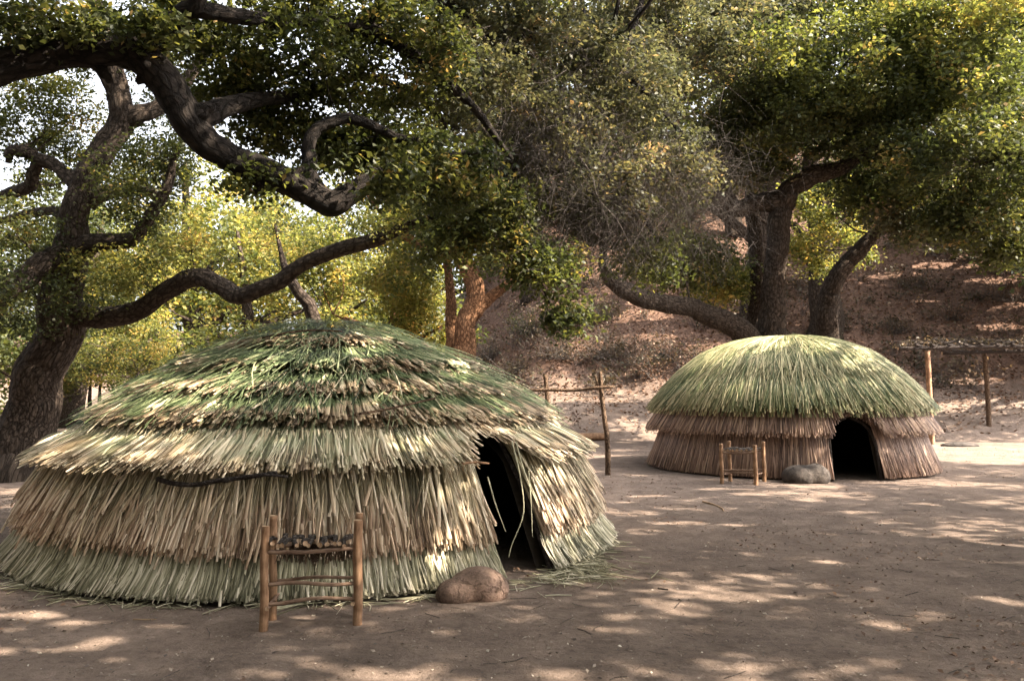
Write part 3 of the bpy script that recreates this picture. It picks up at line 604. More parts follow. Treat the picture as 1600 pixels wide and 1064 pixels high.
for a in [("yellow-green leafy tree glowing behind the left roof slope of the near hut", wx(380, 27), 27, 8.5, 3.6, M_YEL_SUNLIT, M_BARK, .095, 11, .15),
          ("golden-leaved tree directly left of the reddish trunk", wx(600, 29), 29, 7.6, 3.0, M_YEL_SUNLIT, M_BARK_RED, .095, 11, .12),
          ("yellow-green tree above the near hut apex in the middle distance", wx(480, 33), 33, 10, 4.2, M_YEL_SUNLIT, M_BARK, .11, 12, .15),
          ("pale green tree behind the left oak trunk", wx(60, 30), 30, 7.0, 3.4, M_OAK, M_BARK, .10, 8, .25),
          ("olive green tree between the left oak and the yellow tree", wx(230, 33), 33, 7.2, 3.6, M_YEL_SUNLIT, M_BARK, .11, 9, .2),
          ("green oak on the hill foot right of the reddish trunk", wx(830, 38), 38, 10.5, 4.2, M_OAK, M_BARK, .12, 9, .45),
          ("green oak high on the slope above the mid clearing", wx(960, 43), 43, 10, 4.6, M_OAK, M_BARK, .13, 10, .35),
          ("oak on the slope seen through the forked trunk", wx(1150, 42), 42, 10, 4.6, M_YEL_SUNLIT, M_BARK, .13, 10, .35),
          ("oak on the slope left of the top right corner", wx(1320, 46), 46, 11, 5.0, M_OAK, M_BARK, .14, 10, .3),
          ("oak at the crest above the ramada", wx(1490, 48), 48, 12, 5.0, M_OAK, M_BARK, .14, 10, .25),
          ("oak at the crest beyond the right edge of the ramada", wx(1640, 46), 46, 12, 5.0, M_DARK, M_BARK, .14, 10, .25),
          ("tall oak on the slope just right of the ramada", wx(1690, 31), 31, 14, 5.2, M_OAK, M_BARK, .12, 11, .5),
          ("tall oak on the slope hidden behind the right leaning trunk", wx(1292, 33), 33, 14, 5.6, M_GREY, M_BARK, .12, 11, .5),
          ("tall oak on the slope behind the forked trunk's left limb", wx(1180, 34), 34, 14, 5.0, M_OAK, M_BARK, .12, 11, .5),
          ("tall unseen oak added right of the ramada to shade the hill", 24, 29, 15, 6, M_OAK, M_BARK, .18, 13, .3),  # this and the next three: off-frame oaks added to shade the hillside
          ("leaning oak added off frame upslope of the ramada to shade the hill", 31, 41, 14, 6.5, M_OAK, M_BARK, .2, 13, .25),
          ("oak added on the upper slope to the right to shade the hill", 24.5, 36.5, 15, 5.5, M_OAK, M_BARK, .18, 13, .3),
          ("big unseen oak added up the slope right of the ramada for shade", 29, 34, 15, 6.5, M_OAK, M_BARK, .19, 13, .3),
          ("unseen oak added at the left rear of the clearing to cut skylight", -15, 0, 12, 6.5, M_OAK, M_BARK, .20, 14, .12, "oak_tree", 34),  # from here, a ring of unseen oaks added to hold back sky fill
          ("oak behind the viewer's left shoulder", -10, -7, 12, 6.5, M_OAK, M_BARK, .20, 14, .12, "oak_tree", 34),
          ("unseen oak added straight behind the viewer to cut skylight", -2, -10, 12, 6.5, M_OAK, M_BARK, .20, 14, .12, "oak_tree", 34),
          ("oak behind the viewer's right shoulder", 7, -9, 12, 6.5, M_OAK, M_BARK, .20, 14, .12, "oak_tree", 34),
          ("unseen oak added at the right rear of the clearing to cut skylight", 15, -6, 12, 6.5, M_OAK, M_BARK, .20, 14, .12, "oak_tree", 34),
          ("unseen oak added left of the near hut to cut skylight", -17, 8, 12, 6.5, M_OAK, M_BARK, .20, 14, .12, "oak_tree", 34),
          ("yellow-green tree filling the sky gap behind the left oak's right fork", wx(320, 31), 31, 12.5, 3.6, M_YEL_SUNLIT, M_BARK, .11, 12, .35),
          ("olive tree rising behind the left oak's upper trunk", wx(110, 36), 36, 12, 4.0, M_OAK, M_BARK, .11, 9, .35),
          ("oak beyond the left edge of the clearing", wx(-180, 34), 34, 9, 5.0, M_OAK, M_BARK, .16, 9, .1),
          ("far oak beyond the left edge of the view", wx(-350, 42), 42, 10, 5.5, M_OAK, M_BARK, .2, 9, .1),
          ("near oak well left of the leaning trunk", wx(-420, 25), 25, 9, 5.0, M_YEL_SUNLIT, M_BARK, .16, 9, .1),
          ("tall background oak behind the golden trees", wx(640, 48), 48, 15, 6.0, M_OAK, M_BARK, .16, 12, .2),
          ("broad background oak far behind the near hut", wx(430, 50), 50, 13, 6.0, M_OAK, M_BARK, .16, 12, .2),
          ("low far oak beneath the bright sky at left", wx(200, 52), 52, 12, 5.5, M_OAK, M_BARK, .16, 9, .2),
          ("low far oak at the left edge under the bright sky", wx(10, 50), 50, 11.5, 5.5, M_OAK, M_BARK, .16, 9, .2),
          ("far oak above the hill in the upper middle", wx(800, 58), 58, 16, 6.5, M_OAK, M_BARK, .18, 12, .2),
          ("far oak above the hill right of the upper middle", wx(1010, 60), 60, 15, 6.5, M_OAK, M_BARK, .18, 12, .2)]:
    back_tree(*a)
# slender leaning stem right behind the hut apex
t = Tree("sapling", "slender grey stem leaning behind the near hut apex", tuple(P(512, 640, 18) * [1, 1, 0]), M_BARK, "sapling")
t.limb([(520, 735, 18, .2), (505, 600, 18, .17), (492, 500, 18, .15), (478, 470, 18, .14), (456, 438, 18, .11), (440, 400, 18, .06), (430, 350, 18, .02)], "trunk", 8, 12, .15)
t.blob((430, 360, 18.5), (60, 40, .8), 18, 50, .075, M_YEL_SUNLIT, .42)
t.finish()
# round bush by the left oak
for lb, c, r, n in [("round sunlit yellow-green bush right of the leaning left trunk", (175, 555, 19), (80, 52, 1.2), 84), ("smaller olive bush against the near hut's left roof", (232, 530, 22), (45, 35, .8), 30)]:
    g = P(*c); g[2] = 0
    t = Tree("leafy_bush", lb, tuple(g), M_BARK, "bush", group="bushes behind the near hut")
    for k in range(4):
        t.limb([(*(g + [rng.uniform(-.2, .2), 0, -.1]), .09), (*(g + [rng.uniform(-.4, .4), rng.uniform(-.3, .3), .9]), .06), (*(g + [rng.uniform(-.9, .9), rng.uniform(-.5, .5), 2.0]), .02)], "stem", 5, 8, .15, pixel=False)
    t.blob(c, r, n, 70, .075, M_YEL_SUNLIT, .36)
    t.finish()

# ------------------------------------------------------------------ hillside brush and litter
def brush(label, px, py, w, h, n, m):
    g = G(px, py)
    root = thing("dry_shrub", label, "shrub", tuple(g), "dry shrubs on the hillside")
    d = unit(np.c_[rng.normal(0, 1, (n, 2)) * .75, np.abs(rng.normal(.8, .35, n))])
    l = h * rng.uniform(.5, 1.15, (n, 1)); o = np.c_[rng.normal(0, w * .16, (n, 2)), np.full(n, -.05)]
    d[:, :2] *= w / h * .55
    e = rng.normal(0, .08, (n, 3)) * l
    A = np.stack([o, o + d * l * .5 + e, o + d * l + e * 2 + np.array([0, 0, -.12]) * l], 1)
    V, F, tc = strands(A, np.linspace(1, .3, 3)[None] * rng.uniform(.006, .014, (n, 1)))
    mk("stems", V, F, M_TWIG, root, {"tc": tc})["kind"] = "stuff"
    k = n * 9
    pick = rng.integers(0, n, k); tt = rng.uniform(.35, 1.05, (k, 1))
    c = A[pick, 0] * (1 - tt) + A[pick, 2] * tt + rng.normal(0, .07, (k, 3))
    V, Fq = leaf_geo(c, .085, .045)
    mk("foliage", V, Fq, m, root, {"tone": np.repeat(np.clip(rng.normal(.5, .22, k), 0, 1), 4)})
where = ["dry tan shrub left of the rack posts on the hill foot", "grey-brown bush just right of the reddish trunk", "wide dry shrub above the rack crossbar", "dark shrub above the forked rack post", "pale dry shrub up the slope over the rack",
         "brushy shrub under the low oak limb", "sunlit dry shrub left of the far hut roof", "dry bush beside the far hut's left eave", "green-tinged shrub in the middle of the slope", "shrub at the slope's upper middle",
         "dry shrub over the ramada's left end", "sunlit tan shrub on the slope above the ramada", "small dry shrub high at the right edge", "low shrub on the slope right of the leaning trunk", "dry shrub behind the near hut's right shoulder", "low dry shrub at the far left behind the oak trunk"]
spots = [(800, 590, 1.6, 1.1, 90, M_SAGE), (770, 560, 2.2, 1.4, 120, M_SAGE), (870, 560, 2.4, 1.5, 130, M_SAGE), (945, 560, 2.2, 1.5, 130, M_SAGE), (880, 510, 2.6, 1.6, 130, M_SAGE), (990, 570, 2.4, 1.7, 130, M_SAGE), (1040, 560, 2.2, 1.6, 130, M_LITTER), (1010, 590, 1.6, 1.0, 90, M_LITTER),
         (830, 520, 2.2, 1.4, 120, M_OAK), (930, 500, 2.4, 1.5, 120, M_OAK), (1400, 520, 1.6, 1.0, 90, M_SAGE), (1490, 500, 1.4, .9, 80, M_LITTER), (1570, 470, 2.2, 1.5, 120, M_LITTER), (1420, 450, 2, 1.1, 90, M_SAGE), (760, 600, 1.5, 1.0, 90, M_LITTER), (80, 640, 1.6, .9, 90, M_SAGE)]
for lb, s in zip(where, spots): brush(lb, *s)
n = 420                                          # low dry brush cover, far too thick to count
bx_ = rng.uniform(-6, 30, n); by_ = 30.5 + 18 * rng.uniform(0, 1, n) ** 1.2
kq = 15; A0 = np.repeat(np.c_[bx_, by_, ground_z(bx_, by_)], kq, 0); hh = np.repeat(rng.uniform(.4, 1.5, n), kq)[:, None]
dd = unit(np.c_[rng.normal(0, .6, (n * kq, 2)), np.abs(rng.normal(.8, .3, n * kq))]) * hh
A0 = A0 + np.c_[rng.normal(0, .12, (n * kq, 2)), np.full(n * kq, -.04)]
ee = rng.normal(0, .09, (n * kq, 3)) * hh
V1, F1, tc1 = strands(np.stack([A0, A0 + dd * .5 + ee, A0 + dd + ee * 1.6 + np.array([0, 0, -.15]) * hh], 1), np.linspace(1, .3, 3)[None] * rng.uniform(.006, .013, (n * kq, 1)))
o = mk("brush_stems", V1, F1, M_TWIG, None, {"tc": tc1}); o["kind"] = "stuff"; o["label"] = "dry grey stems of low brush covering the slope"; o["category"] = "brush"
c = np.repeat(A0, 3, 0) + np.repeat(dd, 3, 0) * rng.uniform(.3, 1.05, (n * kq * 3, 1)) + rng.normal(0, .07, (n * kq * 3, 3))
V1, F1 = leaf_geo(c, .17, .10)
o = mk("brush_leaves", V1, F1, M_SAGE, None, {"tone": np.repeat(np.clip(np.repeat(rng.normal(.4, .2, n), kq * 3) + rng.normal(0, .15, len(c)), 0, 1), 4)}); o["kind"] = "stuff"; o["label"] = "dry leaves of low brush covering the slope"; o["category"] = "brush"
# fallen leaves: dense on the slope, thin on the clearing
n = 48000
lx = rng.uniform(-14, 34, n); ly = 27 + 26 * rng.uniform(0, 1, n) ** 1.4
lz = ground_z(lx, ly); keep = (lz > .9 + .5 * rng.normal(size=n)) | (rng.uniform(size=n) < .06)
lx, ly, lz = lx[keep], ly[keep], lz[keep]
V, Fq = leaf_geo(np.c_[lx, ly, lz + rng.uniform(.01, .09, len(lx))], .15, .09, 1.2)
o = mk("leaf_litter", V, Fq, M_LITTER, None, {"tone": np.repeat(np.clip(rng.normal(.45, .24, len(lx)), 0, 1), 4)})
o["kind"] = "stuff"; o["label"] = "brown fallen leaves covering the hillside"; o["category"] = "leaf litter"
n = 13000
ly = 3.2 + 22 * rng.uniform(0, 1, n) ** 1.7; lx = rng.uniform(-.72, .72, n) * ly
V, Fq = leaf_geo(np.c_[lx, ly, ground_z(lx, ly) + rng.uniform(.002, .010, n)], .024, .013, 2.5)
big = rng.uniform(size=n) < .12
V = V.reshape(-1, 4, 3); cc = V.mean(1, keepdims=True); V = np.where(big[:, None, None], cc + (V - cc) * 1.8, V)
o = mk("ground_debris", V.reshape(-1, 3), Fq, M_CHIP, None, {"tone": np.repeat(np.clip(rng.beta(1.2, 1.6, n), 0, 1), 4)})
o["kind"] = "stuff"; o["label"] = "small dry leaf chips scattered over the bare earth"; o["category"] = "debris"

n = 26000                                        # drifts of fallen oak leaves
ly = 3.4 + 25 * rng.uniform(0, 1, n) ** 1.3; lx = rng.uniform(-.75, .75, n) * ly
dens = fbm(lx * .55, ly * .35, 61) + .5 * fbm(lx * 2, ly * 2, 66) + .012 * (ly - 12)
kp = dens + rng.normal(0, .06, n) > .16; lx, ly = lx[kp], ly[kp]
V, Fq = leaf_geo(np.c_[lx, ly, ground_z(lx, ly) + rng.uniform(.004, .016, len(lx))], .040, .024, 2.2)
o = mk("fallen_leaves", V, Fq, M_LITTER, None, {"tone": np.repeat(np.clip(rng.normal(.4, .25, len(lx)), 0, 1), 4)}); o["kind"] = "stuff"; o["label"] = "thin drifts of small dry oak leaves on the clearing floor"; o["category"] = "fallen leaves"
n = 380
ty = 3.4 + 22 * rng.uniform(0, 1, n) ** 1.5; tx = rng.uniform(-.7, .7, n) * ty
th = rng.uniform(0, 6.3, n); l = rng.uniform(.04, .22, n)
A2 = np.stack([np.c_[tx - np.cos(th) * l / 2, ty - np.sin(th) * l / 2], np.c_[tx, ty] + rng.normal(0, .01, (n, 2)), np.c_[tx + np.cos(th) * l / 2, ty + np.sin(th) * l / 2]], 1)
A = np.concatenate([A2, (ground_z(A2[..., 0], A2[..., 1]) + .006)[..., None]], -1)
V, F, tc = strands(A, np.repeat(rng.uniform(.001, .0035, (n, 1)), 3, 1))
o = mk("twig_litter", V, F, M_TWIG, None, {"tc": tc}); o["kind"] = "stuff"; o["label"] = "thin dry twigs strewn over the bare earth"; o["category"] = "twigs"

# ------------------------------------------------------------------ thatched huts
def profile_fn(pts):
    pts = np.array(pts, float)
    s = np.concatenate([[0], np.cumsum(np.linalg.norm(np.diff(pts, axis=0), axis=1))])
    def f(q):
        q = np.asarray(q, float)
        return np.interp(q, s, pts[:, 0]), np.interp(q, s, pts[:, 1])
    def at_r(r): return float(np.interp(r, pts[:, 0], s))
    return f, at_r, s[-1]
def ang_diff(a, b): return (a - b + math.pi) % (2 * math.pi) - math.pi

def reeds(n, prof, s0, s1, az, lift0, lift1, wid, skew, jit_end, rags=.0, k=5, door=None, bulge=0.0, wob=None, tone=(.5, .22), flare_end=0.0, zmin=.012, arch=None):
    """n reeds hung down the profile from s0 to s1 at azimuths az; returns verts, faces, attrs"""
    f, _, _ = prof; n = len(az)
    t = np.linspace(0, 1, k)[None, :]
    st = s0 + rng.uniform(-.12, .05, n); en = s1 + rng.normal(0, jit_end, n) + rags * (rng.uniform(size=n) < .06) * rng.uniform(0, 1, n)
    if wob is not None: en = en + wob(az)
    if arch is not None:                               # reeds over a doorway stop at its arch
        qs = np.linspace(0, prof[2], 200); zs = f(qs)[1]
        zt = arch(az); lim = np.interp(-(zt + rng.normal(0, .02, n)), -zs, qs)
        en = np.where(zt > 0, np.minimum(en, lim), en)
        g = en - st > .06; st, en, az = st[g], en[g], az[g]; n = len(az)
    S = st[:, None] * (1 - t) + en[:, None] * t
    r, z = f(S)
    e = .02
    r2, z2 = f(S + e); r1, z1 = f(S - e)
    tr, tz = r2 - r1, z2 - z1; L = np.hypot(tr, tz) + 1e-6; nr, nz = -tz / L, tr / L
    lf = (lift0 + (lift1 - lift0) * t ** 1.3) * rng.uniform(.45, 1.3, (n, 1)) + bulge * np.sin(t * math.pi)
    lf = lf + flare_end * np.maximum(t - .75, 0) ** 1.5 * 4 * rng.uniform(0, 1, (n, 1))
    sk = rng.normal(0, skew, (n, 1)) / np.maximum(r[:, -1:], .5)
    bow = rng.normal(0, .012, (n, 1)) * np.sin(t * math.pi) / np.maximum(r, .4)
    a = az[:, None] + sk * (t - .3) + bow
    rr = r + nr * lf; zz = np.maximum(z + nz * lf, zmin)
    A = np.stack([rr * np.cos(a), rr * np.sin(a), zz], -1)
    ok = np.ones(n, bool)
    if door is not None:
        ok = ~door(a, zz).any(1)
        A = A[ok]; a = a[ok]
    n = len(A)
    w = wid * np.where(rng.uniform(size=n) < .5, rng.uniform(.42, .8, n), rng.uniform(.8, 1.4, n))
    w = w[:, None] * np.interp(np.linspace(0, 1, k), [0, .5, .9, 1], [.55, .85, 1, 1])[None, :]
    side = np.stack([-np.sin(a), np.cos(a), np.zeros_like(a)], -1)
    T = unit(np.gradient(A, axis=1)); out = unit(np.cross(side, T)); out *= np.sign(out[..., 2:3] + (out[..., :2] * A[..., :2]).sum(-1, keepdims=True) * .5 + 1e-6)
    side = unit(np.cross(T, out))
    V = np.stack([A - side * w[..., None] * .5, A + out * w[..., None] * .42, A + side * w[..., None] * .5], 2)
    base = (np.arange(n) * k * 3)[:, None, None]; i = (np.arange(k - 1) * 3)[None, :, None]; j = np.arange(2)[None, None, :]; j2 = j + 1
    q = np.stack([base + i + j, base + i + j2, base + i + 3 + j2, base + i + 3 + j], -1).reshape(-1, 4)
    e0 = np.arange(n) * k * 3 + (k - 1) * 3
    cap = np.stack([e0, e0 + 1, e0 + 2], -1)
    dk = rng.uniform(size=n) < .34
    tn = np.clip(np.where(dk, rng.uniform(0, .34, n), rng.normal(tone[0] + .16, tone[1] * .75, n)) + .25 * (vnoise(a[:, 0] * 9, a[:, 0] * 0, 77) - .5), 0, 1)
    return V.reshape(-1, 3), [q, cap], {"tone": np.repeat(tn, k * 3), "along": np.tile(np.repeat(np.linspace(0, 1, k), 3), n)}

def lining(root, prof, smax, inset, door, m, name="light_tight_lining"):  # dome added inside the reeds to make the hut light-tight
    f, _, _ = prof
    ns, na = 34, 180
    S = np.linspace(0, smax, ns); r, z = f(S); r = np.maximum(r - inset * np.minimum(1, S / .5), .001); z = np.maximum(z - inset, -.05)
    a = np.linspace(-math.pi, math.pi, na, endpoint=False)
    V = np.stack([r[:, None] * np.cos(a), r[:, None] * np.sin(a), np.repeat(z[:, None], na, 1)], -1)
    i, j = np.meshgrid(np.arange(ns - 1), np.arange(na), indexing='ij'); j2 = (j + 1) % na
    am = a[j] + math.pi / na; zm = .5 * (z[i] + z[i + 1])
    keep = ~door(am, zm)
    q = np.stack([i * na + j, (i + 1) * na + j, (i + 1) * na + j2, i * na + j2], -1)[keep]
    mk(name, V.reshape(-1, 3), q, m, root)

def azimuths(n):
    a = rng.uniform(-math.pi, math.pi, n * 2)
    keep = rng.uniform(size=n * 2) < np.where((a < .35) | (a > math.pi - .35), 1.0, .38)
    return a[keep][:n]

# ---- near hut
NC = np.array([-2.05, 9.4, 0.0])
hut = thing("thatched_hut", "large near domed hut of layered green and straw reed thatch", "hut", tuple(NC), "reed thatched huts in the clearing")
roof_pts = [(0, 2.27), (.35, 2.22), (.7, 2.10), (1.05, 1.95), (1.5, 1.74), (2.0, 1.48), (2.4, 1.24), (2.75, 1.03), (3.05, .86)]
roof = profile_fn(roof_pts)
wall_pts = [(2.45, 1.25), (2.62, 1.05), (2.78, .72), (2.93, .38), (3.04, .14), (3.12, .0), (3.5, -.01)]
wall = profile_fn(wall_pts)
DC = math.radians(-45.6)
def near_door(a, z):
    d = np.degrees(ang_diff(a, DC)); 
    lo = np.interp(z, [0, 1.2], [-5.0, -5.2]); hi = np.interp(z, [0, .6, 1.25], [6.2, 5.8, 5.0])
    return (z < 1.24) & (d > lo) & (d < hi)
skin_pts = [(0, 2.20), (.7, 2.03), (1.5, 1.67), (2.0, 1.41), (2.4, 1.17), (2.60, 1.03), (2.74, .72), (2.88, .38), (2.98, .14), (3.04, -.02)]
skin = profile_fn(skin_pts)
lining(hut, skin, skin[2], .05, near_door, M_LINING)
def wobble(amp, fr, seed): return lambda az: amp * 2 * fbm(np.cos(az) * fr + 7, np.sin(az) * fr + 7, seed)
tiers = []
sw = wall[1]
V, F, at = reeds(6000, wall, sw(2.82), sw(3.13), azimuths(6000), .015, .04, .0165, .06, .030, .08, 4, near_door, 0, wobble(.04, 2, 4), (.5, .32), .10)
mk("lower_wall_thatch", V, F, M_REED_BASE, hut, at)["kind"] = "stuff"
def wsplay(a): return wobble(.09, 1.6, 14)(a)
V, F, at = reeds(7200, wall, sw(2.46), sw(2.95), azimuths(7200), .03, .11, .0165, .06, .035, .07, 4, near_door, 0, wsplay, (.5, .32))
mk("upper_wall_thatch", V, F, M_REED_WALL, hut, at)["kind"] = "stuff"
V, F, at = reeds(1500, wall, sw(2.5), sw(2.88), azimuths(1500), .06, .14, .021, .14, .07, .10, 4, near_door, 0, wsplay, (.6, .28))
mk("upper_wall_thatch", V, F, M_REED_WALL, hut, at)["kind"] = "stuff"
sr = roof[1]
def eave_door(a, z): return (np.abs(np.degrees(ang_diff(a, DC + .02))) < 3.4) & (z < 1.13)
V, F, at = reeds(7400, roof, sr(1.9), sr(2.86), azimuths(7400), .015, .075, .0175, .08, .06, .06, 5, None, 0, lambda a: wobble(.08, 1.7, 31)(a) - .46 * np.exp(-(np.degrees(ang_diff(a, DC)) / 6.5) ** 4), (.5, .32))
mk("eave_thatch", V, F, M_REED_EAVE, hut, at)["kind"] = "stuff"
for s_a, s_b, n, wb, sd, l1, wd in [(1.50, 2.40, 3600, .07, 41, .14, .025), (1.15, 2.03, 2500, .08, 52, .16, .025), (.65, 1.62, 2200, .07, 63, .18, .026), (.05, 1.05, 1400, .06, 74, .14, .026)]:
    V, F, at = reeds(n, roof, sr(s_a), sr(s_b), azimuths(n), .02, l1, wd, .11, .045, .10, 5, None, .0, wobble(wb, 2.2, sd), (.30, .32))
    mk("roof_thatch", V, F, M_REED_ROOF, hut, at)["kind"] = "stuff"
    n2 = n // 8                                  # finer, looser blades lying across
    V, F, at = reeds(n2, roof, sr(s_a) + .05, sr(s_b) - .02, azimuths(n2), .08, l1 + .05, .010, .34, .16, .15, 5, None, .05, None, (.40, .28))
    at["along"] *= .6
    mk("loose_blades", V, F, M_REED_ROOF, hut, at)["kind"] = "stuff"
# the broad cut reeds that stand out singly on the lit side: parts of their own
protos = {}
def reed_proto(kind, v):
    key = (kind, v)
    if key not in protos:
        L = rng.uniform(.30, .52); w = rng.uniform(.014, .027) if kind == "roof" else rng.uniform(.008, .014); b = rng.normal(0, .012, 2)
        tt = np.linspace(0, 1, 6); path = np.c_[tt * L, b[0] * np.sin(tt * math.pi), b[1] * np.sin(tt * math.pi)]
        Vp, Fp, tc = tube(path, w * np.interp(tt, [0, .6, 1], [.5, .9, 1]), 5)
        al = np.r_[np.repeat(tt, 5), 0, 1] * .5 + .55
        m = {"roof": M_REED_ROOF, "eave": M_REED_EAVE, "wall": M_REED_WALL}[kind]
        protos[key] = mk("reed", Vp, Fp, m, None, {"tone": np.full(len(Vp), rng.uniform(.35, 1)), "along": al}, link=False)
    return protos[key]
def place_reed(kind, prof, r_end, az, lift, tilt):
    me = reed_proto(kind, int(rng.integers(14)))
    f, atr, _ = prof
    L = max(v.co.x for v in me.vertices); s = atr(r_end)
    (r1, r0), (z1, z0) = f(np.array([s, s - L]))
    ca, sa = math.cos(az), math.sin(az)
    p1 = np.array([r1 * ca, r1 * sa, z1]); p0 = np.array([r0 * ca, r0 * sa, z0]); side = np.array([-sa, ca, 0])
    d = unit(p1 - p0 + side * tilt * L); out = unit(np.cross(d, side)); out = out if out[2] > -.2 and (out[0] * ca + out[1] * sa + out[2]) > 0 else -out
    d = unit(d + out * .06); out = unit(np.cross(np.cross(d, out), d))
    o = bpy.data.objects.new("reed", me); COL.objects.link(o); o.parent = hut
    pos = p1 - d * L + out * lift
    o.matrix_local = Matrix([[d[0], np.cross(out, d)[0], out[0], pos[0]], [d[1], np.cross(out, d)[1], out[1], pos[1]], [d[2], np.cross(out, d)[2], out[2], pos[2]], [0, 0, 0, 1]])
for kind, prof, r_end, n, lift in [("roof", roof, 1.02, 34, .115), ("roof", roof, 1.62, 50, .14), ("roof", roof, 2.04, 46, .13), ("roof", roof, 2.36, 60, .125), ("eave", roof, 2.85, 64, .08), ("wall", wall, 2.98, 46, .125)]:
    for az in rng.uniform(math.radians(-172), math.radians(-8), n):
        if kind != "roof" and abs(math.degrees(ang_diff(az, DC))) < 9: continue
        place_reed(kind, prof, r_end + rng.normal(0, .035), az, lift + rng.uniform(-.02, .03), rng.normal(0, .22))
# bent binding poles, door posts and stray reeds at the doorway
def hut_pole(name, pts, r, m, root=hut, C=NC, sides=8, rough=.12):
    pth = catmull(np.array(pts), 6); V, F, tc = tube(pth, np.interp(np.linspace(0, 1, len(pth)), [0, .5, 1], [r, r * .92, r * .7]), sides, rough, int(rng.integers(99)))
    return mk(name, V - C, F, m, root, {"tc": tc}, smooth=True)
hut_pole("binding_pole", [P(246, 748, 6.62), P(270, 755, 6.52), P(305, 757, 6.43), P(345, 750, 6.37), P(390, 745, 6.33), P(432, 738, 6.3)], .020, M_POLE_DARK)
hut_pole("binding_pole", [P(350, 752, 6.35), P(385, 744, 6.30), P(420, 742, 6.27), P(450, 745, 6.27)], .014, M_POLE_DARK)
hut_pole("binding_pole", [P(722, 724, 6.95), P(740, 722, 7.02), P(764, 724, 7.1)], .012, M_PEEL)
hut_pole("binding_pole", [P(430, 650, 7.1), P(520, 651, 7.05), P(600, 640, 7.1), P(680, 622, 7.4)], .012, M_POLE)
hut_pole("binding_pole", [P(410, 528, 8.35), P(450, 520, 8.3), P(490, 516, 8.35), P(535, 518, 8.4)], .012, M_POLE)
def on_wall(azd, z, dr=0.0):
    r = np.interp(z, [0, .14, .38, .72, 1.05, 1.25], [3.12, 3.04, 2.93, 2.78, 2.62, 2.45]) + dr; a = DC + math.radians(azd)
    return NC + np.array([r * math.cos(a), r * math.sin(a), z])
hut_pole("door_post", [on_wall(-5.4, -.05, -.04), on_wall(-5.4, .4, -.04), on_wall(-5.4, .8, -.04), on_wall(-5.4, 1.24, -.04)], .024, M_POLE_DARK)
hut_pole("door_post", [on_wall(6.5, -.05, .0), on_wall(6.2, .4, .0), on_wall(5.8, .8, .0), on_wall(5.2, 1.24, .0)], .024, M_POLE_DARK)
hut_pole("door_lintel", [on_wall(-6, 1.24, -.02), on_wall(0, 1.26, -.02), on_wall(5, 1.24, -.02)], .022, M_POLE_DARK)
for pts in [[(800, 690, 7.25), (812, 740, 7.15), (818, 800, 7.1), (800, 850, 7.05), (795, 870, 7.03)], [(826, 735, 7.25), (830, 790, 7.2), (832, 838, 7.15)], [(762, 745, 7.1), (775, 790, 6.95), (790, 830, 6.9)], [(806, 690, 7.2), (822, 745, 7.1), (845, 800, 7.05)],
            [(771, 860, 6.95), (782, 880, 6.9), (776, 905, 6.88)]]:
    pth = catmull([P(*q) for q in pts], 5); V, F, tc = tube(pth, np.linspace(.007, .003, len(pth)), 5)
    mk("hanging_blade", V - NC, F, M_REED_EAVE, hut, {"tone": np.full(len(V), .8), "along": np.full(len(V), .5)}, smooth=True)

# ---- far hut
FC = np.array([5.80, 17.66, 0.0])
FC[2] = float(ground_z(FC[0], FC[1]))
hut2 = thing("thatched_hut", "smaller far domed hut with shaggy green roof over brown reed walls", "hut", tuple(FC), "reed thatched huts in the clearing")
def circ_az(px, R):
    d = ray(px, 700)[:2]; d = d / np.linalg.norm(d); b = d @ FC[:2]; c = FC[:2] @ FC[:2] - R * R
    q = d * (b - math.sqrt(b * b - c)) - FC[:2]; return math.atan2(q[1], q[0])
a0, a1 = circ_az(1302, 2.86), circ_az(1380, 2.86); FD = (a0 + a1) / 2; FHW = (a1 - a0) / 2
def far_door(a, z):
    d = ang_diff(a, FD) / FHW
    return (z < 1.13) & (np.abs(d) < np.interp(z, [0, .62, .80, .95, 1.06, 1.13], [1.0, 1.0, .98, .9, .75, .4]))
def far_arch(a):
    d = np.abs(ang_diff(a, FD) / FHW); return np.where(d < 1.0, .62 + .52 * np.maximum(1 - d ** 3, 0) ** .4, 0)
def far_door_in(a, z): return far_door(a, z + .06)
far_pts = [(0, 2.68), (.6, 2.62), (1.1, 2.50), (1.7, 2.28), (2.25, 1.87), (2.65, 1.47), (2.92, 1.12)]
farp = profile_fn(far_pts)
fwall = profile_fn([(2.40, 1.62), (2.62, 1.30), (2.78, 1.0), (2.92, .74), (2.98, .6)])
flow = profile_fn([(2.52, 1.25), (2.66, .9), (2.78, .5), (2.88, .15), (2.94, 0), (3.2, -.01)])
fskin = profile_fn([(0, 2.72), (1.1, 2.50), (1.7, 2.22), (2.25, 1.80), (2.50, 1.4), (2.62, .9), (2.74, .5), (2.84, .15), (2.87, -.02)])
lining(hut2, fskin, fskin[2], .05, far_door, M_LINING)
V, F, at = reeds(4200, flow, flow[1](2.55), flow[1](2.94), azimuths(4200), .01, .04, .022, .07, .03, .05, 3, far_door_in, 0, None, (.42, .30), .05, arch=far_arch)
mk("lower_wall_thatch", V, F, M_FAR_BROWN, hut2, at)["kind"] = "stuff"
V, F, at = reeds(4200, fwall, fwall[1](2.42), fwall[1](2.90), azimuths(4200), .01, .10, .022, .08, .035, .05, 3, far_door_in, 0, wobble(.05, 1.6, 8), (.52, .30), arch=far_arch)
mk("upper_wall_thatch", V, F, M_FAR_BROWN, hut2, at)["kind"] = "stuff"
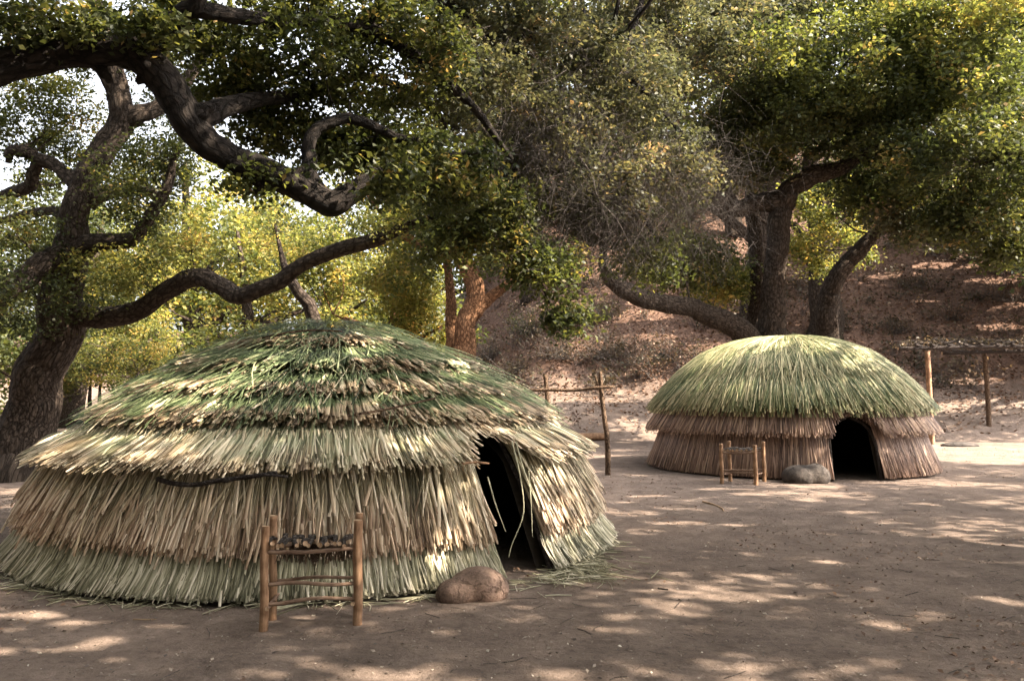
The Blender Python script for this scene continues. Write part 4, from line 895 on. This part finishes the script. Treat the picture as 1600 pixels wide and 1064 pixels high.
for s_a, s_b, n, sd in [(1.2, 2.86, 4200, 3), (.5, 2.3, 3000, 5), (.05, 1.6, 2200, 7)]:
    V, F, at = reeds(n, farp, farp[1](s_a), farp[1](s_b * .985), azimuths(n), .0, .11, .024, .26, .13, .25, 5, None, .03, wobble(.12, 3, sd), (.5, .34))
    mk("roof_thatch", V, F, M_FAR_GREEN, hut2, at)["kind"] = "stuff"
V, F, at = reeds(1800, farp, .05, 2.6, azimuths(1800), .06, .12, .012, .55, .4, .2, 7, None, .04, None, (.62, .25))
mk("loose_blades", V, F, M_FAR_GREEN, hut2, at)["kind"] = "stuff"
for s in (-1, 1):
    q = [FC + np.array([rr * math.cos(FD + s * FHW * k), rr * math.sin(FD + s * FHW * k), zz]) for rr, zz, k in [(2.88, -.05, 1.0), (2.78, .5, 1.0), (2.68, .8, .93), (2.60, 1.0, .62), (2.56, 1.10, .1)]]
    hut_pole("door_post", q, .03, M_POLE_DARK, hut2, FC)

hut2.scale = (.972, .972, 1.0)
# loose reeds on the ground by the near door and round the hut's foot
n = 560
a = np.concatenate([rng.uniform(math.radians(-175), math.radians(-5), 340), rng.normal(math.radians(-38), .09, 220)])
r = np.concatenate([3.14 + np.abs(rng.normal(0, .07, 340)), 3.2 + np.abs(rng.normal(0, .22, 220))])
c = np.c_[NC[0] + r * np.cos(a), NC[1] + r * np.sin(a)]
th = a + rng.normal(0, .9, n); d = np.c_[np.cos(th), np.sin(th)]; l = rng.uniform(.08, .38, (n, 1))
e = rng.normal(0, .05, (n, 2)) * l
A2 = np.stack([c - d * l / 2, c + e, c + d * l / 2], 1)
A = np.concatenate([A2, (ground_z(A2[..., 0], A2[..., 1]) + rng.uniform(.006, .028, (n, 1)))[..., None]], -1)
V, F, tc = strands(A, np.repeat(rng.uniform(.002, .006, (n, 1)), 3, 1))
o = mk("straw_litter", V, F, M_REED_BASE, None, {"tone": np.repeat(np.clip(rng.normal(.5, .25, n), 0, 1), 9), "along": np.full(len(V), .6)})
o["kind"] = "stuff"; o["label"] = "loose fallen reed scraps round the foot of the near hut"; o["category"] = "straw"

# ------------------------------------------------------------------ stools of lashed sticks
def stick(name, root, pts, r0, r1, m, cut=True, sides=10, rough=.10, sub=5):
    pth = catmull(np.array(pts, float), sub); rr = np.linspace(r0, r1, len(pth))
    V, F, tc = tube(pth, rr, sides, rough, int(rng.integers(999)))
    o = mk(name, local(root, V), F, m, root, {"tc": tc}, smooth=True)
    if cut:
        o.data.materials.append(M_CUT)
        nq = len(F[0]); ids = np.zeros(nq + len(F[1]), np.int32); ids[nq:] = 1
        o.data.polygons.foreach_set("material_index", ids)
        sm = np.ones(len(ids), bool); sm[nq:] = False; o.data.polygons.foreach_set("use_smooth", sm)
    return o
def bench(label, FL, FR, BL, BR, tops, r, seat, lows, sticks, rail_m):
    c = (FL + FR + BL + BR) / 4; c[2] = float(ground_z(c[0], c[1]))
    root = thing("stick_bench", label, "bench", tuple(c), "stick benches in front of the huts")
    for p, h, k in zip((FL, FR, BL, BR), tops, (1, 1.08, 1, 1)):
        z = float(ground_z(p[0], p[1]))
        dx = rng.normal(0, .006, 2)
        b = np.array([p[0], p[1], z - .04]); t_ = np.array([p[0] + dx[0], p[1] + dx[1], z + h])
        stick("post", root, [b, b * .66 + t_ * .34 + [.004, 0, 0], b * .33 + t_ * .67 - [.005, 0, 0], t_ - [0, 0, .012]], r * k * 1.05, r * k * .93, M_PEEL, sides=14, rough=.07)
    def rung(p, q, z, wav, rr, ext=.0):
        p = np.array([p[0], p[1], z]); q = np.array([q[0], q[1], z + rng.normal(0, .008)]); d = unit(q - p); p = p - d * ext; q = q + d * ext
        pts = [p * (1 - k) + q * k + np.array([0, 0, wav * math.sin(k * 6.5 + z * 40)]) for k in np.linspace(0, 1, 6)]
        stick("rung", root, pts, rr, rr * .88, M_RUNG, sides=9, rough=.14)
    for z, wav in lows: rung(FL, FR, z, wav, r * .5)
    rung(BL, BR, lows[0][0] - .03, .008, r * .45)
    rung(FL, FR, seat - .03, .006, r * .55); rung(BL, BR, seat - .03, .006, r * .55)
    for a_, b_ in ((FL, BL), (FR, BR)):
        off = unit(FR - FL) * (.03 if a_ is FL else -.03)
        rung(a_ + off, b_ + off, lows[-1][0] - .03, .0, r * .5, .035)
    for k in np.linspace(.07, .93, sticks) if sticks else []:
        k = k + rng.normal(0, .012)
        p = FL * (1 - k) + FR * k; q = BL * (1 - k) + BR * k; d = unit(q - p)
        p = p - d * rng.uniform(.03, .06); q = q + d * rng.uniform(.0, .05); sd = unit(FR - FL)
        pts = [np.array([*(p * (1 - u) + q * u)[:2], seat + r * .25 + .012]) + sd * (rng.normal(0, .018)) + np.array([0, 0, rng.normal(0, .008) + .015 * math.sin(u * 3.1)]) for u in np.linspace(0, 1, 4)]
        stick("seat_stick", root, pts, r * rng.uniform(.5, .72), r * rng.uniform(.42, .58), M_SEAT, sides=9, rough=.15)
    return root
def G0(px, py):
    d = ray(px, py); return np.array([0, 0, EYE]) + d * (-EYE / d[2])
FL, FR = G0(411, 986), G0(558, 977); BL = P(428, 805, 5.92); BR = P(561, 803, 5.98); BL[2] = BR[2] = 0
b1 = bench("small stick bench with knobbly branch seat before the near hut", FL, FR, BL, BR, (.70, .72, .73, .735), .028, .545, ((.305, .010), (.185, -.012)), 11, M_POLE)
for k in range(16):                               # dry fibre lashings hanging below the seat
    u = rng.uniform(.1, .95); v = rng.uniform(.1, .9)
    p = (FL * (1 - u) + FR * u) * (1 - v) + (BL * (1 - u) + BR * u) * v; p[2] = .52
    n = 12; A0 = p + rng.normal(0, .012, (n, 3)); dn = np.c_[rng.normal(0, .02, (n, 2)), -rng.uniform(.03, .12, n)]
    V, F, tc = strands(np.stack([A0, A0 + dn * .5 + rng.normal(0, .006, (n, 3)), A0 + dn], 1), np.repeat(rng.uniform(.002, .006, (n, 1)), 3, 1))
    mk("lashing", local(b1, V), F, M_POLE, b1, {"tc": tc})["kind"] = "stuff"
FL, FR = G0(1128, 756), G0(1181, 758); BL = P(1140, 690, 14.75); BR = P(1193, 694, 14.7); BL[2] = BR[2] = 0
bench("small pale stick bench before the far hut's brown wall", FL, FR, BL, BR, (.70, .69, .72, .71), .034, .56, ((.24, .006), (.20, .0)), 7, M_POLE)

# ------------------------------------------------------------------ rocks
def rock(name, label, c, lobes, m, seed, group="boulders by the hut doors"):
    """star-shaped stone from overlapping ellipsoid lobes; lobes: (offset, radii)"""
    import bmesh
    root_loc = np.array([c[0], c[1], float(ground_z(c[0], c[1]))])
    bm = bmesh.new(); bmesh.ops.create_icosphere(bm, subdivisions=5, radius=1)
    d = unit(np.array([v.co[:] for v in bm.verts]))
    o0 = np.array([0, 0, .06]); acc = np.zeros(len(d))
    ts = []
    for off, rad in lobes:
        o = (o0 - np.array(off)) / rad; dd = d / rad
        A = (dd * dd).sum(1); B = (dd * o).sum(1); C = (o * o).sum() - 1
        disc = B * B - A * C
        ts.append(np.where(disc > 0, (-B + np.sqrt(np.maximum(disc, 0))) / A, 0.01))
    ts = np.array(ts); k = 34.0
    R = np.log(np.exp(k * ts).sum(0)) / k
    R = R * (1 + .10 * fbm(d[:, 0] * 2.2 + seed, d[:, 1] * 2.2 + d[:, 2] * 1.7, seed) + .04 * fbm(d[:, 0] * 7, d[:, 2] * 7 + d[:, 1] * 5, seed + 3))
    V = o0 + d * R[:, None]; V[:, 2] = np.maximum(V[:, 2], -.05)
    Fr = np.array([[v.index for v in fc.verts] for fc in bm.faces]); bm.free()
    ob = mk(name, V, Fr, m, None, smooth=True); ob.location = root_loc
    ob["label"] = label; ob["category"] = "rock"
    if group: ob["group"] = group
    return ob
c = G0(735, 940); c[1] += .12
rock("boulder", "brown two-lobed boulder beside the near hut doorway", c, [((-.12, -.07, .05), (.145, .13, .11)), ((.05, .03, .08), (.215, .17, .155)), ((.12, 0, .06), (.15, .16, .13))], M_ROCK, 3)
c = G0(1260, 754); c[1] += .02
rock("boulder", "smooth dark boulder beside the far hut doorway", c, [((-.12, 0, .10), (.30, .24, .21)), ((.17, .02, .11), (.26, .22, .22))], M_ROCK_DARK, 9)
c = G(1500, 697)
rock("flat_stone", "low flat dark stone on the ground right of the far hut", c, [((0, 0, .02), (.55, .25, .10))], M_ROCK_DARK, 5, None)

# ------------------------------------------------------------------ pole rack between the huts
c = G0(950, 742)
rack = thing("pole_rack", "crooked pole rack with forked post standing between the two huts", "rack", tuple(c))
rp = stick("post", rack, [c - [0, 0, .05], P(949, 690, 15.8), P(944, 650, 15.8), P(940, 615, 15.8), P(938, 580, 15.8)], .055, .038, M_POLE)
stick("fork", rack, [P(941, 622, 15.8), P(936, 605, 15.8), P(929, 586, 15.8)], .035, .02, M_POLE).parent = rp
p1 = P(855, 590, 16.2)
stick("post", rack, [np.array([p1[0], p1[1], -.05]), P(857, 660, 16.2), P(855, 620, 16.2), P(852, 586, 16.2)], .055, .042, M_POLE)
stick("crossbar", rack, [P(828, 610, 16.1), P(860, 609, 16.05), P(900, 610, 15.9), P(930, 606, 15.72), P(958, 604, 15.7)], .034, .026, M_POLE)
lg = thing("fallen_log", "short orange-brown log lying behind the pole rack", "log", tuple(G(918, 690)))
q0, q1 = G(893, 690), G(946, 688); stick("log_body", lg, [q0 + [0, 0, .12], (q0 + q1) / 2 + [0, 0, .14], q1 + [0, 0, .12]], .14, .11, M_PEEL, rough=.12)

# ------------------------------------------------------------------ ramada at right
pa = G0(1456, 694); pb = G0(1546, 686)
ram = thing("brush_ramada", "open brush-roofed ramada on poles at the right edge", "ramada", tuple(pa))
ta = P(1449, 548, pa[1]); tb = P(1538, 552, pb[1])
stick("post", ram, [pa - [0, 0, .1], pa * .6 + ta * .4, ta], .085, .075, M_PEEL)
stick("post", ram, [pb - [0, 0, .1], pb * .5 + tb * .5 + [.03, 0, 0], tb], .085, .07, M_POLE)
pc = pa + [4.6, .6, 0]; pd = pb + [4.4, .6, 0]
for p in (pc, pd): stick("post", ram, [p - [0, 0, .1], p + [0, 0, 1.4], p + [0, 0, ta[2]]], .085, .07, M_POLE)
zr = ta[2] + .02
def beam(a, b, r, m=M_POLE_DARK): stick("beam", ram, [a, (a + b) / 2 + [0, 0, .04], b], r, r * .8, m)
A_ = np.array([ta[0] - .9, ta[1] - .05, zr + .04]); B_ = np.array([pc[0] + .6, pc[1], zr + .12])
beam(A_, B_, .055); A2_ = np.array([tb[0] - 1.4, tb[1], zr + .02]); B2_ = np.array([pd[0] + .6, pd[1], zr + .10]); beam(A2_, B2_, .055)
for k in np.linspace(0.06, .97, 12):
    a_ = A_ * (1 - k) + B_ * k + [0, -.35, .10]; b_ = A2_ * (1 - k) + B2_ * k + [0, .35, .10]
    stick("rafter", ram, [a_, (a_ + b_) / 2 + rng.normal(0, .03, 3), b_], .035, .025, M_POLE_DARK, False, 7)
n = 650
k = rng.uniform(0, 1, (n, 1)); l_ = rng.uniform(0, 1, (n, 1))
c = (A_ * (1 - k) + B_ * k) * (1 - l_) + (A2_ * (1 - k) + B2_ * k) * l_ + np.c_[rng.normal(0, .12, n), rng.normal(0, .22, n), .15 + np.abs(rng.normal(0, .07, n))]
d = unit(np.c_[rng.normal(0, 1, n), rng.normal(0, .6, n), rng.normal(0, .08, n)]); l = rng.uniform(.3, .8, (n, 1))
V, F, tc = strands(np.stack([c - d * l / 2, c + rng.normal(0, .03, (n, 3)), c + d * l / 2], 1), np.repeat(rng.uniform(.006, .016, (n, 1)), 3, 1))
mk("roof_brush", local(ram, V), F, M_POLE_DARK, ram, {"tc": tc})["kind"] = "stuff"
lc = c[rng.integers(0, n, 1900)] + rng.normal(0, .12, (1900, 3)) * [1.6, 1.6, .45]
V, Fq = leaf_geo(lc, .10, .06)
mk("roof_leaves", local(ram, V), Fq, M_SAGE, ram, {"tone": np.repeat(np.clip(rng.normal(.45, .25, 1900), 0, 1), 4)})["kind"] = "stuff"

# ------------------------------------------------------------------ a few single bits on the earth
for lb, pts, r, m in [("pale curved twig lying on the open ground before the far hut", [(1098, 786), (1115, 790), (1128, 796), (1130, 800)], .014, M_CUT),
                      ("thin straw lying in the left foreground shade", [(208, 968), (226, 969), (244, 969)], .005, M_CUT),
                      ("short dark twig on the earth right of the near doorway", [(1028, 922), (1036, 923), (1044, 924)], .007, M_POLE_DARK)]:
    pp = [G0(*q) for q in pts]
    for q in pp: q[2] = float(ground_z(q[0], q[1])) + r * .8
    V, F, tc = tube(catmull(pp, 4), np.linspace(r, r * .6, (len(pp) - 1) * 4 + 1), 7, .1)
    o = mk("twig", V - pp[0], F, m, None, {"tc": tc}, smooth=True); o.location = pp[0]; o["label"] = lb; o["category"] = "twig"; o["group"] = "twigs on the ground"
print("LEAVES", LEAVES[0], "TRIS", sum(len(m.loops) - 2 * len(m.polygons) for m in bpy.data.meshes))
